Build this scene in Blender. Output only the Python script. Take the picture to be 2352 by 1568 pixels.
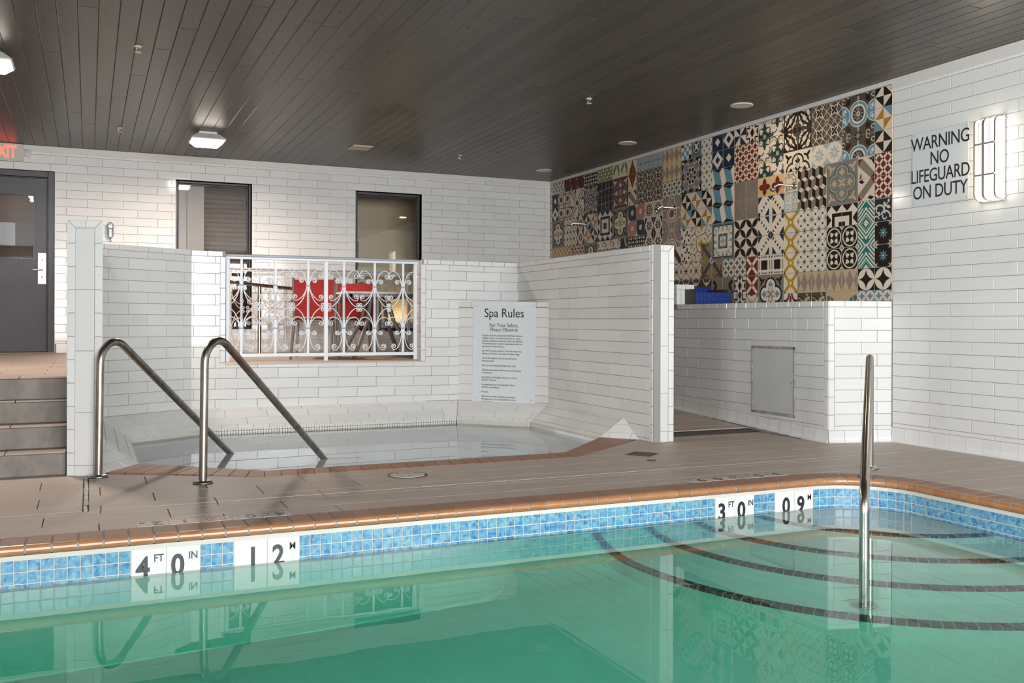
import bpy, math, random
from math import sin, cos, pi, sqrt, atan2, radians
from mathutils import Matrix, Vector
from mathutils.geometry import tessellate_polygon

random.seed(11)
S = bpy.context.scene
for o in list(bpy.data.objects):
    bpy.data.objects.remove(o)
COL = S.collection

# ------------------------------------------------------------------ camera
CAMZ = 1.0385
YAW = 0.4209
cam = bpy.data.cameras.new('camera')
cam.sensor_width = 36.0
cam.lens = 2171.24 / 2352 * 36.0
cam.shift_y = -46.8 / 2352
cam.clip_start = 0.05
camo = bpy.data.objects.new('camera', cam)
camo.matrix_world = (Matrix.Translation((0, 0, CAMZ)) @ Matrix.Rotation(-YAW, 4, 'Z')
                     @ Matrix.Rotation(pi / 2, 4, 'X') @ Matrix.Rotation(0.003, 4, 'Z'))
COL.objects.link(camo)
S.camera = camo

# ------------------------------------------------------------------ world, daylight, exposure
W = bpy.data.worlds.new('sky')
S.world = W
W.use_nodes = True
wn = W.node_tree.nodes
wn['Background'].inputs[0].default_value = (0.80, 0.90, 1.0, 1)
wn['Background'].inputs[1].default_value = 0.9

def area(name, loc, rot, sx, sy, power, col):
    l = bpy.data.lights.new(name, 'AREA')
    l.shape = 'RECTANGLE'; l.size = sx; l.size_y = sy
    l.energy = power; l.color = col
    o = bpy.data.objects.new(name, l)
    o.location = loc; o.rotation_euler = rot
    COL.objects.link(o)
    return o

WIN_X = (-2.2, 0.6, 3.4)            # left edges of the three tall windows behind the camera
for wx in WIN_X:
    area('window_daylight', (wx + 1.15, -5.62, 1.75), (pi / 2, 0, 0), 2.2, 2.2, 620, (0.92, 0.97, 1.0))
WIN_Y = (-4.0, -1.0)                 # near edges of the two windows in the left wall
for wy in WIN_Y:
    area('window_daylight', (-4.42, wy + 1.2, 1.75), (pi / 2, 0, -pi / 2), 2.3, 2.2, 430, (0.92, 0.97, 1.0))

S.view_settings.view_transform = 'Standard'
S.view_settings.look = 'None'
S.view_settings.gamma = 1
S.view_settings.use_curve_mapping = False
S.view_settings.exposure = 0.12
S.cycles.use_denoising = True
S.cycles.max_bounces = 14
S.cycles.diffuse_bounces = 8
S.cycles.glossy_bounces = 5
S.cycles.transmission_bounces = 8
S.cycles.transparent_max_bounces = 12
S.cycles.sample_clamp_indirect = 6.0
S.cycles.caustics_refractive = True
S.cycles.caustics_reflective = False
S.cycles.blur_glossy = 0.5

# ------------------------------------------------------------------ materials
def new_mat(name):
    m = bpy.data.materials.new(name); m.use_nodes = True
    return m, m.node_tree.nodes, m.node_tree.links

def mat(name, col, rough=0.5, metal=0.0, vary=0.0, bump=0.0, bscale=8.0, spec=0.5, noise=0.0, nscale=5.0, stretch=None, coat=0.0):
    m, n, l = new_mat(name)
    b = n['Principled BSDF']
    b.inputs['Roughness'].default_value = rough
    b.inputs['Metallic'].default_value = metal
    b.inputs['Specular IOR Level'].default_value = spec
    if coat: b.inputs['Coat Weight'].default_value = coat; b.inputs['Coat Roughness'].default_value = 0.08
    b.inputs['Base Color'].default_value = (*col, 1)
    src = None
    geo = n.new('ShaderNodeNewGeometry')
    mp = n.new('ShaderNodeMapping'); l.new(geo.outputs['Position'], mp.inputs['Vector'])
    if stretch: mp.inputs['Scale'].default_value = stretch
    if vary or noise:
        rgb = n.new('ShaderNodeRGB'); rgb.outputs[0].default_value = (*col, 1)
        src = rgb.outputs[0]
        if vary:
            oi = n.new('ShaderNodeObjectInfo')
            mr = n.new('ShaderNodeMapRange')
            mr.inputs['To Min'].default_value = 1 - vary; mr.inputs['To Max'].default_value = 1 + vary
            l.new(oi.outputs['Random'], mr.inputs['Value'])
            mx = n.new('ShaderNodeVectorMath'); mx.operation = 'SCALE'
            l.new(src, mx.inputs[0]); l.new(mr.outputs[0], mx.inputs['Scale'])
            src = mx.outputs[0]
        if noise:
            nz = n.new('ShaderNodeTexNoise'); nz.inputs['Scale'].default_value = nscale
            nz.inputs['Detail'].default_value = 6; nz.inputs['Roughness'].default_value = 0.65
            l.new(mp.outputs[0], nz.inputs['Vector'])
            mr = n.new('ShaderNodeMapRange')
            mr.inputs['From Min'].default_value = 0.3; mr.inputs['From Max'].default_value = 0.7
            mr.inputs['To Min'].default_value = 1 - noise; mr.inputs['To Max'].default_value = 1 + noise
            l.new(nz.outputs['Fac'], mr.inputs['Value'])
            mx = n.new('ShaderNodeVectorMath'); mx.operation = 'SCALE'
            l.new(src, mx.inputs[0]); l.new(mr.outputs[0], mx.inputs['Scale'])
            src = mx.outputs[0]
        l.new(src, b.inputs['Base Color'])
    if bump:
        nz = n.new('ShaderNodeTexNoise'); nz.inputs['Scale'].default_value = bscale
        nz.inputs['Detail'].default_value = 3
        l.new(mp.outputs[0], nz.inputs['Vector'])
        bp = n.new('ShaderNodeBump'); bp.inputs['Strength'].default_value = bump; bp.inputs['Distance'].default_value = 0.02
        l.new(nz.outputs['Fac'], bp.inputs['Height']); l.new(bp.outputs[0], b.inputs['Normal'])
    return m

def emit(name, col, strength):
    m, n, l = new_mat(name)
    b = n['Principled BSDF']
    b.inputs['Base Color'].default_value = (*col, 1)
    b.inputs['Emission Color'].default_value = (*col, 1)
    b.inputs['Emission Strength'].default_value = strength
    return m

def pane_mat(name, tint=(1, 1, 1)):
    m, n, l = new_mat(name)
    n.remove(n['Principled BSDF'])
    t = n.new('ShaderNodeBsdfTransparent'); t.inputs[0].default_value = (*tint, 1)
    g = n.new('ShaderNodeBsdfGlossy'); g.inputs['Roughness'].default_value = 0.02
    f = n.new('ShaderNodeFresnel'); f.inputs['IOR'].default_value = 1.5
    mx = n.new('ShaderNodeMixShader')
    l.new(f.outputs[0], mx.inputs[0]); l.new(t.outputs[0], mx.inputs[1]); l.new(g.outputs[0], mx.inputs[2])
    l.new(mx.outputs[0], n['Material Output'].inputs['Surface'])
    return m

def water_mat(name, absorb, density, wave):
    m, n, l = new_mat(name)
    n.remove(n['Principled BSDF'])
    g = n.new('ShaderNodeBsdfGlass'); g.inputs['IOR'].default_value = 1.333; g.inputs['Roughness'].default_value = 0.0
    geo = n.new('ShaderNodeNewGeometry')
    nz = n.new('ShaderNodeTexNoise'); nz.inputs['Scale'].default_value = 2.6; nz.inputs['Detail'].default_value = 2
    l.new(geo.outputs['Position'], nz.inputs['Vector'])
    bp = n.new('ShaderNodeBump'); bp.inputs['Strength'].default_value = wave; bp.inputs['Distance'].default_value = 0.01
    l.new(nz.outputs['Fac'], bp.inputs['Height']); l.new(bp.outputs[0], g.inputs['Normal'])
    va = n.new('ShaderNodeVolumeAbsorption'); va.inputs['Color'].default_value = (*absorb, 1); va.inputs['Density'].default_value = density
    l.new(g.outputs[0], n['Material Output'].inputs['Surface'])
    l.new(va.outputs[0], n['Material Output'].inputs['Volume'])
    return m

M = {}
M['tile'] = mat('white_glazed_tile', (0.70, 0.685, 0.665), 0.10, vary=0.035, bump=0.03, bscale=5)
M['trim'] = mat('white_trim_tile', (0.72, 0.705, 0.685), 0.12, vary=0.03, bump=0.03, bscale=6)
M['grout'] = mat('grey_grout', (0.30, 0.28, 0.265), 0.9)
M['grout_light'] = mat('pale_grout', (0.62, 0.58, 0.52), 0.9)
M['paint'] = mat('cream_paint', (0.66, 0.62, 0.585), 0.6)
M['deck'] = mat('taupe_deck_tile', (0.43, 0.355, 0.305), 0.5, vary=0.06, noise=0.13, nscale=1.0, stretch=(3, 26, 6), bump=0.05, bscale=30)
M['deck_grout'] = mat('dark_deck_grout', (0.09, 0.075, 0.065), 0.9)
M['sealant'] = mat('dark_sealant', (0.07, 0.055, 0.045), 0.8, noise=0.5, nscale=40)
M['white_caulk'] = mat('worn_white_caulk', (0.55, 0.52, 0.48), 0.8, noise=0.55, nscale=22)
M['riser'] = mat('grey_stair_stone', (0.20, 0.165, 0.14), 0.6, noise=0.28, nscale=1.2, stretch=(7, 7, 5), bump=0.1, bscale=20)
M['tread'] = mat('warm_tread_tile', (0.34, 0.27, 0.225), 0.5, vary=0.05, noise=0.1, nscale=1.0, stretch=(3, 26, 6))
M['terra_top'] = mat('unglazed_terracotta', (0.33, 0.185, 0.125), 0.6, vary=0.08, noise=0.12, nscale=25)
M['terra_nose'] = mat('glazed_terracotta', (0.40, 0.175, 0.075), 0.28, vary=0.08, noise=0.15, nscale=18)
M['terra_spa'] = mat('spa_terracotta', (0.31, 0.15, 0.09), 0.5, vary=0.10, noise=0.15, nscale=18)
M['mortar'] = mat('grey_mortar', (0.36, 0.33, 0.30), 0.9, noise=0.25, nscale=60)
M['plaster'] = mat('pool_plaster', (0.74, 0.79, 0.74), 0.8, noise=0.05, nscale=3)
M['spa_plaster'] = mat('spa_plaster', (0.90, 0.92, 0.93), 0.7)
M['step_tile'] = mat('dark_step_edge_tile', (0.055, 0.04, 0.045), 0.4, vary=0.2)
M['steel'] = mat('brushed_steel', (0.50, 0.47, 0.44), 0.22, metal=1.0, noise=0.18, nscale=3, stretch=(8, 8, 1))
M['steel_old'] = mat('weathered_steel', (0.40, 0.36, 0.32), 0.28, metal=1.0, noise=0.35, nscale=4, stretch=(8, 8, 2))
M['chrome'] = mat('chrome', (0.75, 0.74, 0.72), 0.12, metal=1.0)
M['alu'] = mat('taupe_aluminium', (0.23, 0.20, 0.18), 0.45, metal=0.3)
M['white_metal'] = mat('white_painted_iron', (0.74, 0.75, 0.78), 0.35)
M['grey_cap'] = mat('grey_rail_cap', (0.36, 0.36, 0.39), 0.4)
M['sling'] = mat('red_sling_fabric', (0.46, 0.02, 0.018), 0.7)
M['door'] = mat('dark_brown_door', (0.024, 0.016, 0.017), 0.42, noise=0.25, nscale=4)
M['black'] = mat('black_gloss', (0.012, 0.011, 0.011), 0.3)
M['dark'] = mat('dark_frame', (0.022, 0.016, 0.016), 0.4)
M['plate'] = mat('satin_nickel', (0.62, 0.56, 0.51), 0.35, metal=0.8)
M['blue_tag'] = mat('blue_tag', (0.02, 0.05, 0.30), 0.5)
M['glass'] = pane_mat('window_glass')
M['wood_room'] = mat('brown_room_panel', (0.16, 0.085, 0.04), 0.6, noise=0.3, nscale=2, stretch=(1, 1, 6))
M['grey_panel'] = mat('grey_room_panel', (0.28, 0.25, 0.225), 0.5)
M['yellow_panel'] = mat('yellowed_room_panel', (0.42, 0.33, 0.20), 0.5)
M['slat'] = mat('brown_wooden_slat', (0.10, 0.058, 0.03), 0.5, vary=0.2)
M['paper'] = mat('white_paper', (0.62, 0.60, 0.60), 0.8)
M['sign'] = mat('white_sign_board', (0.68, 0.70, 0.71), 0.4)
M['ink'] = mat('black_ink', (0.018, 0.017, 0.02), 0.45)
M['red_ink'] = mat('red_ink', (0.42, 0.06, 0.05), 0.5)
M['marker'] = mat('white_marker_tile', (0.74, 0.74, 0.72), 0.3)
M['deck_marker'] = mat('worn_marker_tile', (0.52, 0.48, 0.45), 0.5, noise=0.12, nscale=30)
M['hatch'] = mat('grey_hatch_panel', (0.56, 0.56, 0.55), 0.35, noise=0.04, nscale=6)
M['rust'] = mat('rusty_frame', (0.36, 0.31, 0.27), 0.6, noise=0.5, nscale=18)
M['plastic'] = mat('white_plastic', (0.66, 0.65, 0.63), 0.4)
M['beige'] = mat('beige_plastic', (0.55, 0.46, 0.37), 0.5)
M['drain'] = mat('dark_drain_iron', (0.06, 0.045, 0.038), 0.6)
M['lid'] = mat('stained_cream_lid', (0.50, 0.45, 0.37), 0.6, noise=0.25, nscale=30)
M['lamp_white'] = mat('white_lamp_housing', (0.70, 0.66, 0.62), 0.4)
M['lens'] = emit('led_lens', (1.0, 0.90, 0.80), 14)
M['can_lit'] = emit('warm_can_bulb', (1.0, 0.72, 0.42), 9)
M['can_dim'] = mat('bronze_can_cone', (0.42, 0.27, 0.15), 0.35, metal=0.5)
M['acrylic'] = emit('sconce_acrylic', (1.0, 0.90, 0.72), 7.0)
M['exit_letter'] = emit('exit_letter', (1.0, 0.09, 0.05), 2.2)
M['exit_box'] = mat('exit_box', (0.50, 0.48, 0.43), 0.5)
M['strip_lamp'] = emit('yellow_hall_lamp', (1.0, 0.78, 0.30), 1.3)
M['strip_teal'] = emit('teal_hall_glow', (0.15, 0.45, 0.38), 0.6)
M['water'] = water_mat('pool_water', (0.03, 0.93, 0.74), 0.46, 0.05)
M['spa_water'] = water_mat('spa_water', (0.45, 0.82, 0.95), 0.12, 0.02)
M['basin_blue'] = mat('blue_basin_tile', (0.012, 0.035, 0.20), 0.25, vary=0.15)
M['mosaic'] = mat('cream_mosaic', (0.66, 0.64, 0.57), 0.3)

def pool_tile_mat():
    m, n, l = new_mat('mottled_blue_pool_tile')
    b = n['Principled BSDF']; b.inputs['Roughness'].default_value = 0.18
    geo = n.new('ShaderNodeNewGeometry'); oi = n.new('ShaderNodeObjectInfo')
    ad = n.new('ShaderNodeVectorMath'); ad.operation = 'ADD'
    sc = n.new('ShaderNodeVectorMath'); sc.operation = 'SCALE'; sc.inputs[0].default_value = (17, 31, 23)
    l.new(oi.outputs['Random'], sc.inputs['Scale'])
    l.new(geo.outputs['Position'], ad.inputs[0]); l.new(sc.outputs[0], ad.inputs[1])
    nz = n.new('ShaderNodeTexNoise'); nz.inputs['Scale'].default_value = 38; nz.inputs['Detail'].default_value = 5
    nz.inputs['Distortion'].default_value = 0.6
    l.new(ad.outputs[0], nz.inputs['Vector'])
    cr = n.new('ShaderNodeValToRGB')
    e = cr.color_ramp.elements
    e[0].position = 0.30; e[0].color = (0.028, 0.13, 0.33, 1)
    e[1].position = 0.66; e[1].color = (0.22, 0.42, 0.47, 1)
    k = e.new(0.48); k.color = (0.11, 0.30, 0.46, 1)
    l.new(nz.outputs['Fac'], cr.inputs['Fac']); l.new(cr.outputs[0], b.inputs['Base Color'])
    return m
M['pool_tile'] = pool_tile_mat()

def plank_mat():
    m, n, l = new_mat('stained_ceiling_wood')
    b = n['Principled BSDF']; b.inputs['Roughness'].default_value = 0.38
    geo = n.new('ShaderNodeNewGeometry'); oi = n.new('ShaderNodeObjectInfo')
    mp = n.new('ShaderNodeMapping'); mp.inputs['Scale'].default_value = (9, 0.8, 9)
    ad = n.new('ShaderNodeVectorMath'); ad.operation = 'ADD'
    sc = n.new('ShaderNodeVectorMath'); sc.operation = 'SCALE'; sc.inputs[0].default_value = (13, 41, 7)
    l.new(oi.outputs['Random'], sc.inputs['Scale'])
    l.new(geo.outputs['Position'], mp.inputs['Vector'])
    l.new(mp.outputs[0], ad.inputs[0]); l.new(sc.outputs[0], ad.inputs[1])
    nz = n.new('ShaderNodeTexNoise'); nz.inputs['Scale'].default_value = 1.6; nz.inputs['Detail'].default_value = 4
    nz.inputs['Distortion'].default_value = 1.4
    l.new(ad.outputs[0], nz.inputs['Vector'])
    wv = n.new('ShaderNodeMath'); wv.operation = 'MULTIPLY'; wv.inputs[1].default_value = 90
    l.new(nz.outputs['Fac'], wv.inputs[0])
    sn = n.new('ShaderNodeMath'); sn.operation = 'SINE'; l.new(wv.outputs[0], sn.inputs[0])
    mr = n.new('ShaderNodeMapRange'); mr.inputs['From Min'].default_value = -1
    mr.inputs['To Min'].default_value = 0.80; mr.inputs['To Max'].default_value = 1.18
    l.new(sn.outputs[0], mr.inputs['Value'])
    cr = n.new('ShaderNodeValToRGB')
    e = cr.color_ramp.elements
    e[0].position = 0.0; e[0].color = (0.062, 0.056, 0.047, 1)
    e[1].position = 1.0; e[1].color = (0.102, 0.083, 0.065, 1)
    k = e.new(0.5); k.color = (0.087, 0.074, 0.060, 1)
    l.new(oi.outputs['Random'], cr.inputs['Fac'])
    mx = n.new('ShaderNodeVectorMath'); mx.operation = 'SCALE'
    l.new(cr.outputs[0], mx.inputs[0]); l.new(mr.outputs[0], mx.inputs['Scale'])
    # knots: small dark brown spots
    kv = n.new('ShaderNodeTexVoronoi'); kv.inputs['Scale'].default_value = 1.0
    kp = n.new('ShaderNodeMapping'); kp.inputs['Scale'].default_value = (7.5, 2.6, 1)
    l.new(geo.outputs['Position'], kp.inputs['Vector']); l.new(kp.outputs[0], kv.inputs['Vector'])
    lt = n.new('ShaderNodeMath'); lt.operation = 'LESS_THAN'; lt.inputs[1].default_value = 0.10
    l.new(kv.outputs['Distance'], lt.inputs[0])
    wn_ = n.new('ShaderNodeTexWhiteNoise'); l.new(kv.outputs['Position'], wn_.inputs['Vector'])
    gt = n.new('ShaderNodeMath'); gt.operation = 'GREATER_THAN'; gt.inputs[1].default_value = 0.55
    l.new(wn_.outputs['Value'], gt.inputs[0])
    ml = n.new('ShaderNodeMath'); ml.operation = 'MULTIPLY'
    l.new(lt.outputs[0], ml.inputs[0]); l.new(gt.outputs[0], ml.inputs[1])
    mc = n.new('ShaderNodeMix'); mc.data_type = 'RGBA'
    l.new(ml.outputs[0], mc.inputs[0]); l.new(mx.outputs[0], mc.inputs[6]); mc.inputs[7].default_value = (0.030, 0.019, 0.012, 1)
    l.new(mc.outputs[2], b.inputs['Base Color'])
    return m
M['plank'] = plank_mat()

def print_mat():
    m, n, l = new_mat('encaustic_print')
    b = n['Principled BSDF']; b.inputs['Roughness'].default_value = 0.5; b.inputs['Specular IOR Level'].default_value = 0.25
    a = n.new('ShaderNodeAttribute'); a.attribute_name = 'Col'
    l.new(a.outputs['Color'], b.inputs['Base Color'])
    return m
M['print'] = print_mat()

# ------------------------------------------------------------------ object helpers
def link(o, parent=None):
    COL.objects.link(o)
    if parent is not None: o.parent = parent
    return o

def tag(o, label=None, cat=None, group=None, kind=None):
    if label: o['label'] = label
    if cat: o['category'] = cat
    if group: o['group'] = group
    if kind: o['kind'] = kind
    return o

def empty(name, loc=(0, 0, 0), rz=0.0):
    o = bpy.data.objects.new(name, None)
    o.empty_display_size = 0.05
    o.location = loc; o.rotation_euler = (0, 0, rz)
    return link(o)

class MB:
    """collects faces; build() links them as one mesh object"""
    def __init__(self): self.v = []; self.f = []; self.mi = []; self.sm = []
    def add(self, vs, fs, mi=0, smooth=False):
        b = len(self.v); self.v += [tuple(p) for p in vs]
        for f in fs:
            self.f.append([b + i for i in f]); self.mi.append(mi); self.sm.append(smooth)
        return self
    def box(self, a, b, mi=0):
        x0, y0, z0 = a; x1, y1, z1 = b
        vs = [(x0, y0, z0), (x1, y0, z0), (x1, y1, z0), (x0, y1, z0), (x0, y0, z1), (x1, y0, z1), (x1, y1, z1), (x0, y1, z1)]
        return self.add(vs, [(3, 2, 1, 0), (4, 5, 6, 7), (0, 1, 5, 4), (1, 2, 6, 5), (2, 3, 7, 6), (3, 0, 4, 7)], mi)
    def bbox(self, a, b, r=0.004, mi=0):
        """box with chamfered edges"""
        (x0, y0, z0), (x1, y1, z1) = a, b
        r = min(r, (x1 - x0) / 3, (y1 - y0) / 3, (z1 - z0) / 3)
        vs = []
        for sx, X in ((1, x0), (-1, x1)):
            for sy, Y in ((1, y0), (-1, y1)):
                for sz, Z in ((1, z0), (-1, z1)):
                    vs += [(X, Y + sy * r, Z + sz * r), (X + sx * r, Y, Z + sz * r), (X + sx * r, Y + sy * r, Z)]
        def I(i, j, k, t): return ((i * 2 + j) * 2 + k) * 3 + t
        fs = []
        for i in (0, 1):
            fs.append([I(i, 0, 0, 0), I(i, 1, 0, 0), I(i, 1, 1, 0), I(i, 0, 1, 0)])
            fs.append([I(0, i, 0, 1), I(1, i, 0, 1), I(1, i, 1, 1), I(0, i, 1, 1)])
            fs.append([I(0, 0, i, 2), I(1, 0, i, 2), I(1, 1, i, 2), I(0, 1, i, 2)])
        for a_ in (0, 1):
            for b_ in (0, 1):
                fs.append([I(a_, b_, 0, 0), I(a_, b_, 1, 0), I(a_, b_, 1, 1), I(a_, b_, 0, 1)])
                fs.append([I(a_, 0, b_, 0), I(a_, 1, b_, 0), I(a_, 1, b_, 2), I(a_, 0, b_, 2)])
                fs.append([I(0, a_, b_, 1), I(1, a_, b_, 1), I(1, a_, b_, 2), I(0, a_, b_, 2)])
                for c_ in (0, 1):
                    fs.append([I(a_, b_, c_, 0), I(a_, b_, c_, 1), I(a_, b_, c_, 2)])
        return self.add(vs, fs, mi)
    def tube(self, pts, r, n=10, caps=True, mi=0, smooth=True, flat=None):
        pts = [Vector(p) for p in pts]
        ring = []
        t0 = (pts[1] - pts[0]).normalized()
        up = Vector((0, 0, 1)) if abs(t0.z) < 0.9 else Vector((1, 0, 0))
        x = t0.cross(up).normalized()
        vs = []
        for i, p in enumerate(pts):
            a = pts[max(i - 1, 0)]; b = pts[min(i + 1, len(pts) - 1)]
            t = (b - a).normalized()
            x = (x - t * x.dot(t)).normalized(); y = t.cross(x)
            rr = r[i] if isinstance(r, (list, tuple)) else r
            for k in range(n):
                an = 2 * pi * k / n
                vs.append(p + x * cos(an) * rr + y * sin(an) * rr)
        fs = []
        for i in range(len(pts) - 1):
            for k in range(n):
                k2 = (k + 1) % n
                fs.append((i * n + k, i * n + k2, (i + 1) * n + k2, (i + 1) * n + k))
        self.add(vs, fs, mi, smooth)
        if caps:
            self.add(vs[:n], [list(range(n))[::-1]], mi); self.add(vs[-n:], [list(range(n))], mi)
        return self
    def lathe(self, prof, c=(0, 0, 0), n=24, mi=0, smooth=True):
        vs = []; fs = []
        for r, z in prof:
            for k in range(n):
                a = 2 * pi * k / n
                vs.append((c[0] + r * cos(a), c[1] + r * sin(a), c[2] + z))
        for i in range(len(prof) - 1):
            for k in range(n):
                k2 = (k + 1) % n
                fs.append((i * n + k, i * n + k2, (i + 1) * n + k2, (i + 1) * n + k))
        self.add(vs, fs, mi, smooth)
        self.add(vs[-n:], [list(range(n))], mi)
        return self
    def prism(self, poly, z0, z1, mi=0):
        n = len(poly)
        vs = [(x, y, z0) for x, y in poly] + [(x, y, z1) for x, y in poly]
        fs = [list(range(n))[::-1], list(range(n, 2 * n))] + [(i, (i + 1) % n, n + (i + 1) % n, n + i) for i in range(n)]
        return self.add(vs, fs, mi)
    def mesh(self, name, mats):
        me = bpy.data.meshes.new(name)
        me.from_pydata(self.v, [], self.f)
        for m in (mats if isinstance(mats, (list, tuple)) else [mats]): me.materials.append(m)
        me.polygons.foreach_set('material_index', self.mi)
        me.polygons.foreach_set('use_smooth', self.sm)
        me.update()
        return me
    def build(self, name, mats, parent=None, mw=None):
        o = bpy.data.objects.new(name, self.mesh(name, mats))
        link(o, parent)
        if mw is not None: o.matrix_local = mw
        return o

def arc_pts(pts, r, n=7):
    """round the corners of a polyline"""
    pts = [Vector(p) for p in pts]; out = [pts[0]]
    for i in range(1, len(pts) - 1):
        p = pts[i]; a = (pts[i - 1] - p); b = (pts[i + 1] - p)
        ang = a.angle(b); d = min(r / math.tan(ang / 2), a.length * 0.49, b.length * 0.49)
        a.normalize(); b.normalize()
        p0 = p + a * d; p1 = p + b * d
        for k in range(n + 1):
            t = k / n
            # circular blend through quadratic with weights
            w = sin(ang / 2)
            q = (p0 * (1 - t) ** 2 + p * 2 * t * (1 - t) * w + p1 * t * t) / ((1 - t) ** 2 + 2 * t * (1 - t) * w + t * t)
            out.append(q)
    out.append(pts[-1])
    return out

# ---------- planar polygon tools
def area2(p):
    return 0.5 * sum(p[i][0] * p[(i + 1) % len(p)][1] - p[(i + 1) % len(p)][0] * p[i][1] for i in range(len(p)))
def clip_half(poly, a, b, keep_left=True):
    out = []; n = len(poly)
    def side(p):
        s = (b[0] - a[0]) * (p[1] - a[1]) - (b[1] - a[1]) * (p[0] - a[0])
        return s if keep_left else -s
    for i in range(n):
        p, q = poly[i], poly[(i + 1) % n]
        sp, sq = side(p), side(q)
        if sp >= 0: out.append(p)
        if (sp > 0 and sq < 0) or (sp < 0 and sq > 0):
            t = sp / (sp - sq); out.append((p[0] + (q[0] - p[0]) * t, p[1] + (q[1] - p[1]) * t))
    return out
def clip_to(poly, conv):
    for i in range(len(conv)):
        poly = clip_half(poly, conv[i], conv[(i + 1) % len(conv)])
        if len(poly) < 3: return []
    return poly
def subtract(poly, conv):
    out = []; rem = poly
    for i in range(len(conv)):
        a, b = conv[i], conv[(i + 1) % len(conv)]
        o = clip_half(rem, a, b, False)
        if len(o) >= 3 and abs(area2(o)) > 1e-6: out.append(o)
        rem = clip_half(rem, a, b)
        if len(rem) < 3: break
    return out
def dedupe(p):
    q = []
    for a in p:
        if not q or (abs(a[0] - q[-1][0]) + abs(a[1] - q[-1][1])) > 1e-5: q.append(a)
    if len(q) > 1 and (abs(q[0][0] - q[-1][0]) + abs(q[0][1] - q[-1][1])) < 1e-5: q.pop()
    return q
def inset(poly, d):
    n = len(poly); out = []
    L = []
    for i in range(n):
        a, b = poly[i], poly[(i + 1) % n]
        dx, dy = b[0] - a[0], b[1] - a[1]; ln = sqrt(dx * dx + dy * dy)
        nx, ny = -dy / ln, dx / ln
        L.append((nx, ny, nx * a[0] + ny * a[1] + d))
    for i in range(n):
        n1, n2 = L[i - 1], L[i]
        det = n1[0] * n2[1] - n1[1] * n2[0]
        if abs(det) < 1e-4: 
            out.append((poly[i][0] + n2[0] * d, poly[i][1] + n2[1] * d)); continue
        out.append(((n1[2] * n2[1] - n2[2] * n1[1]) / det, (n1[0] * n2[2] - n2[0] * n1[2]) / det))
    return out
def slab(mb, poly, thick, bevel=0.0015, base=-0.003, mi=0):
    """chamfered convex slab in the u,v plane standing off along n"""
    poly = dedupe(poly)
    if len(poly) < 3: return
    if area2(poly) < 0: poly = poly[::-1]
    if area2(poly) < 2e-5: return
    n = len(poly)
    ins = inset(poly, bevel)
    ok = area2(ins) > 0.3 * area2(poly) and all(abs(ins[i][0] - poly[i][0]) + abs(ins[i][1] - poly[i][1]) < 8 * bevel for i in range(n))
    if not ok: ins = poly
    vs = [(x, y, base) for x, y in poly] + [(x, y, thick - (bevel if ok else 0)) for x, y in poly] + ([(x, y, thick) for x, y in ins] if ok else [])
    fs = [(i, (i + 1) % n, n + (i + 1) % n, n + i) for i in range(n)]
    if ok:
        fs += [(n + i, n + (i + 1) % n, 2 * n + (i + 1) % n, 2 * n + i) for i in range(n)]
        fs.append(list(range(2 * n, 3 * n)))
    else:
        fs.append(list(range(n, 2 * n)))
    mb.add(vs, fs, mi)

def frame(O, U, V):
    U = Vector(U); V = Vector(V); N = U.cross(V).normalized()
    m = Matrix(((U.x, V.x, N.x, O[0]), (U.y, V.y, N.y, O[1]), (U.z, V.z, N.z, O[2]), (0, 0, 0, 1)))
    return m

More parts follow.
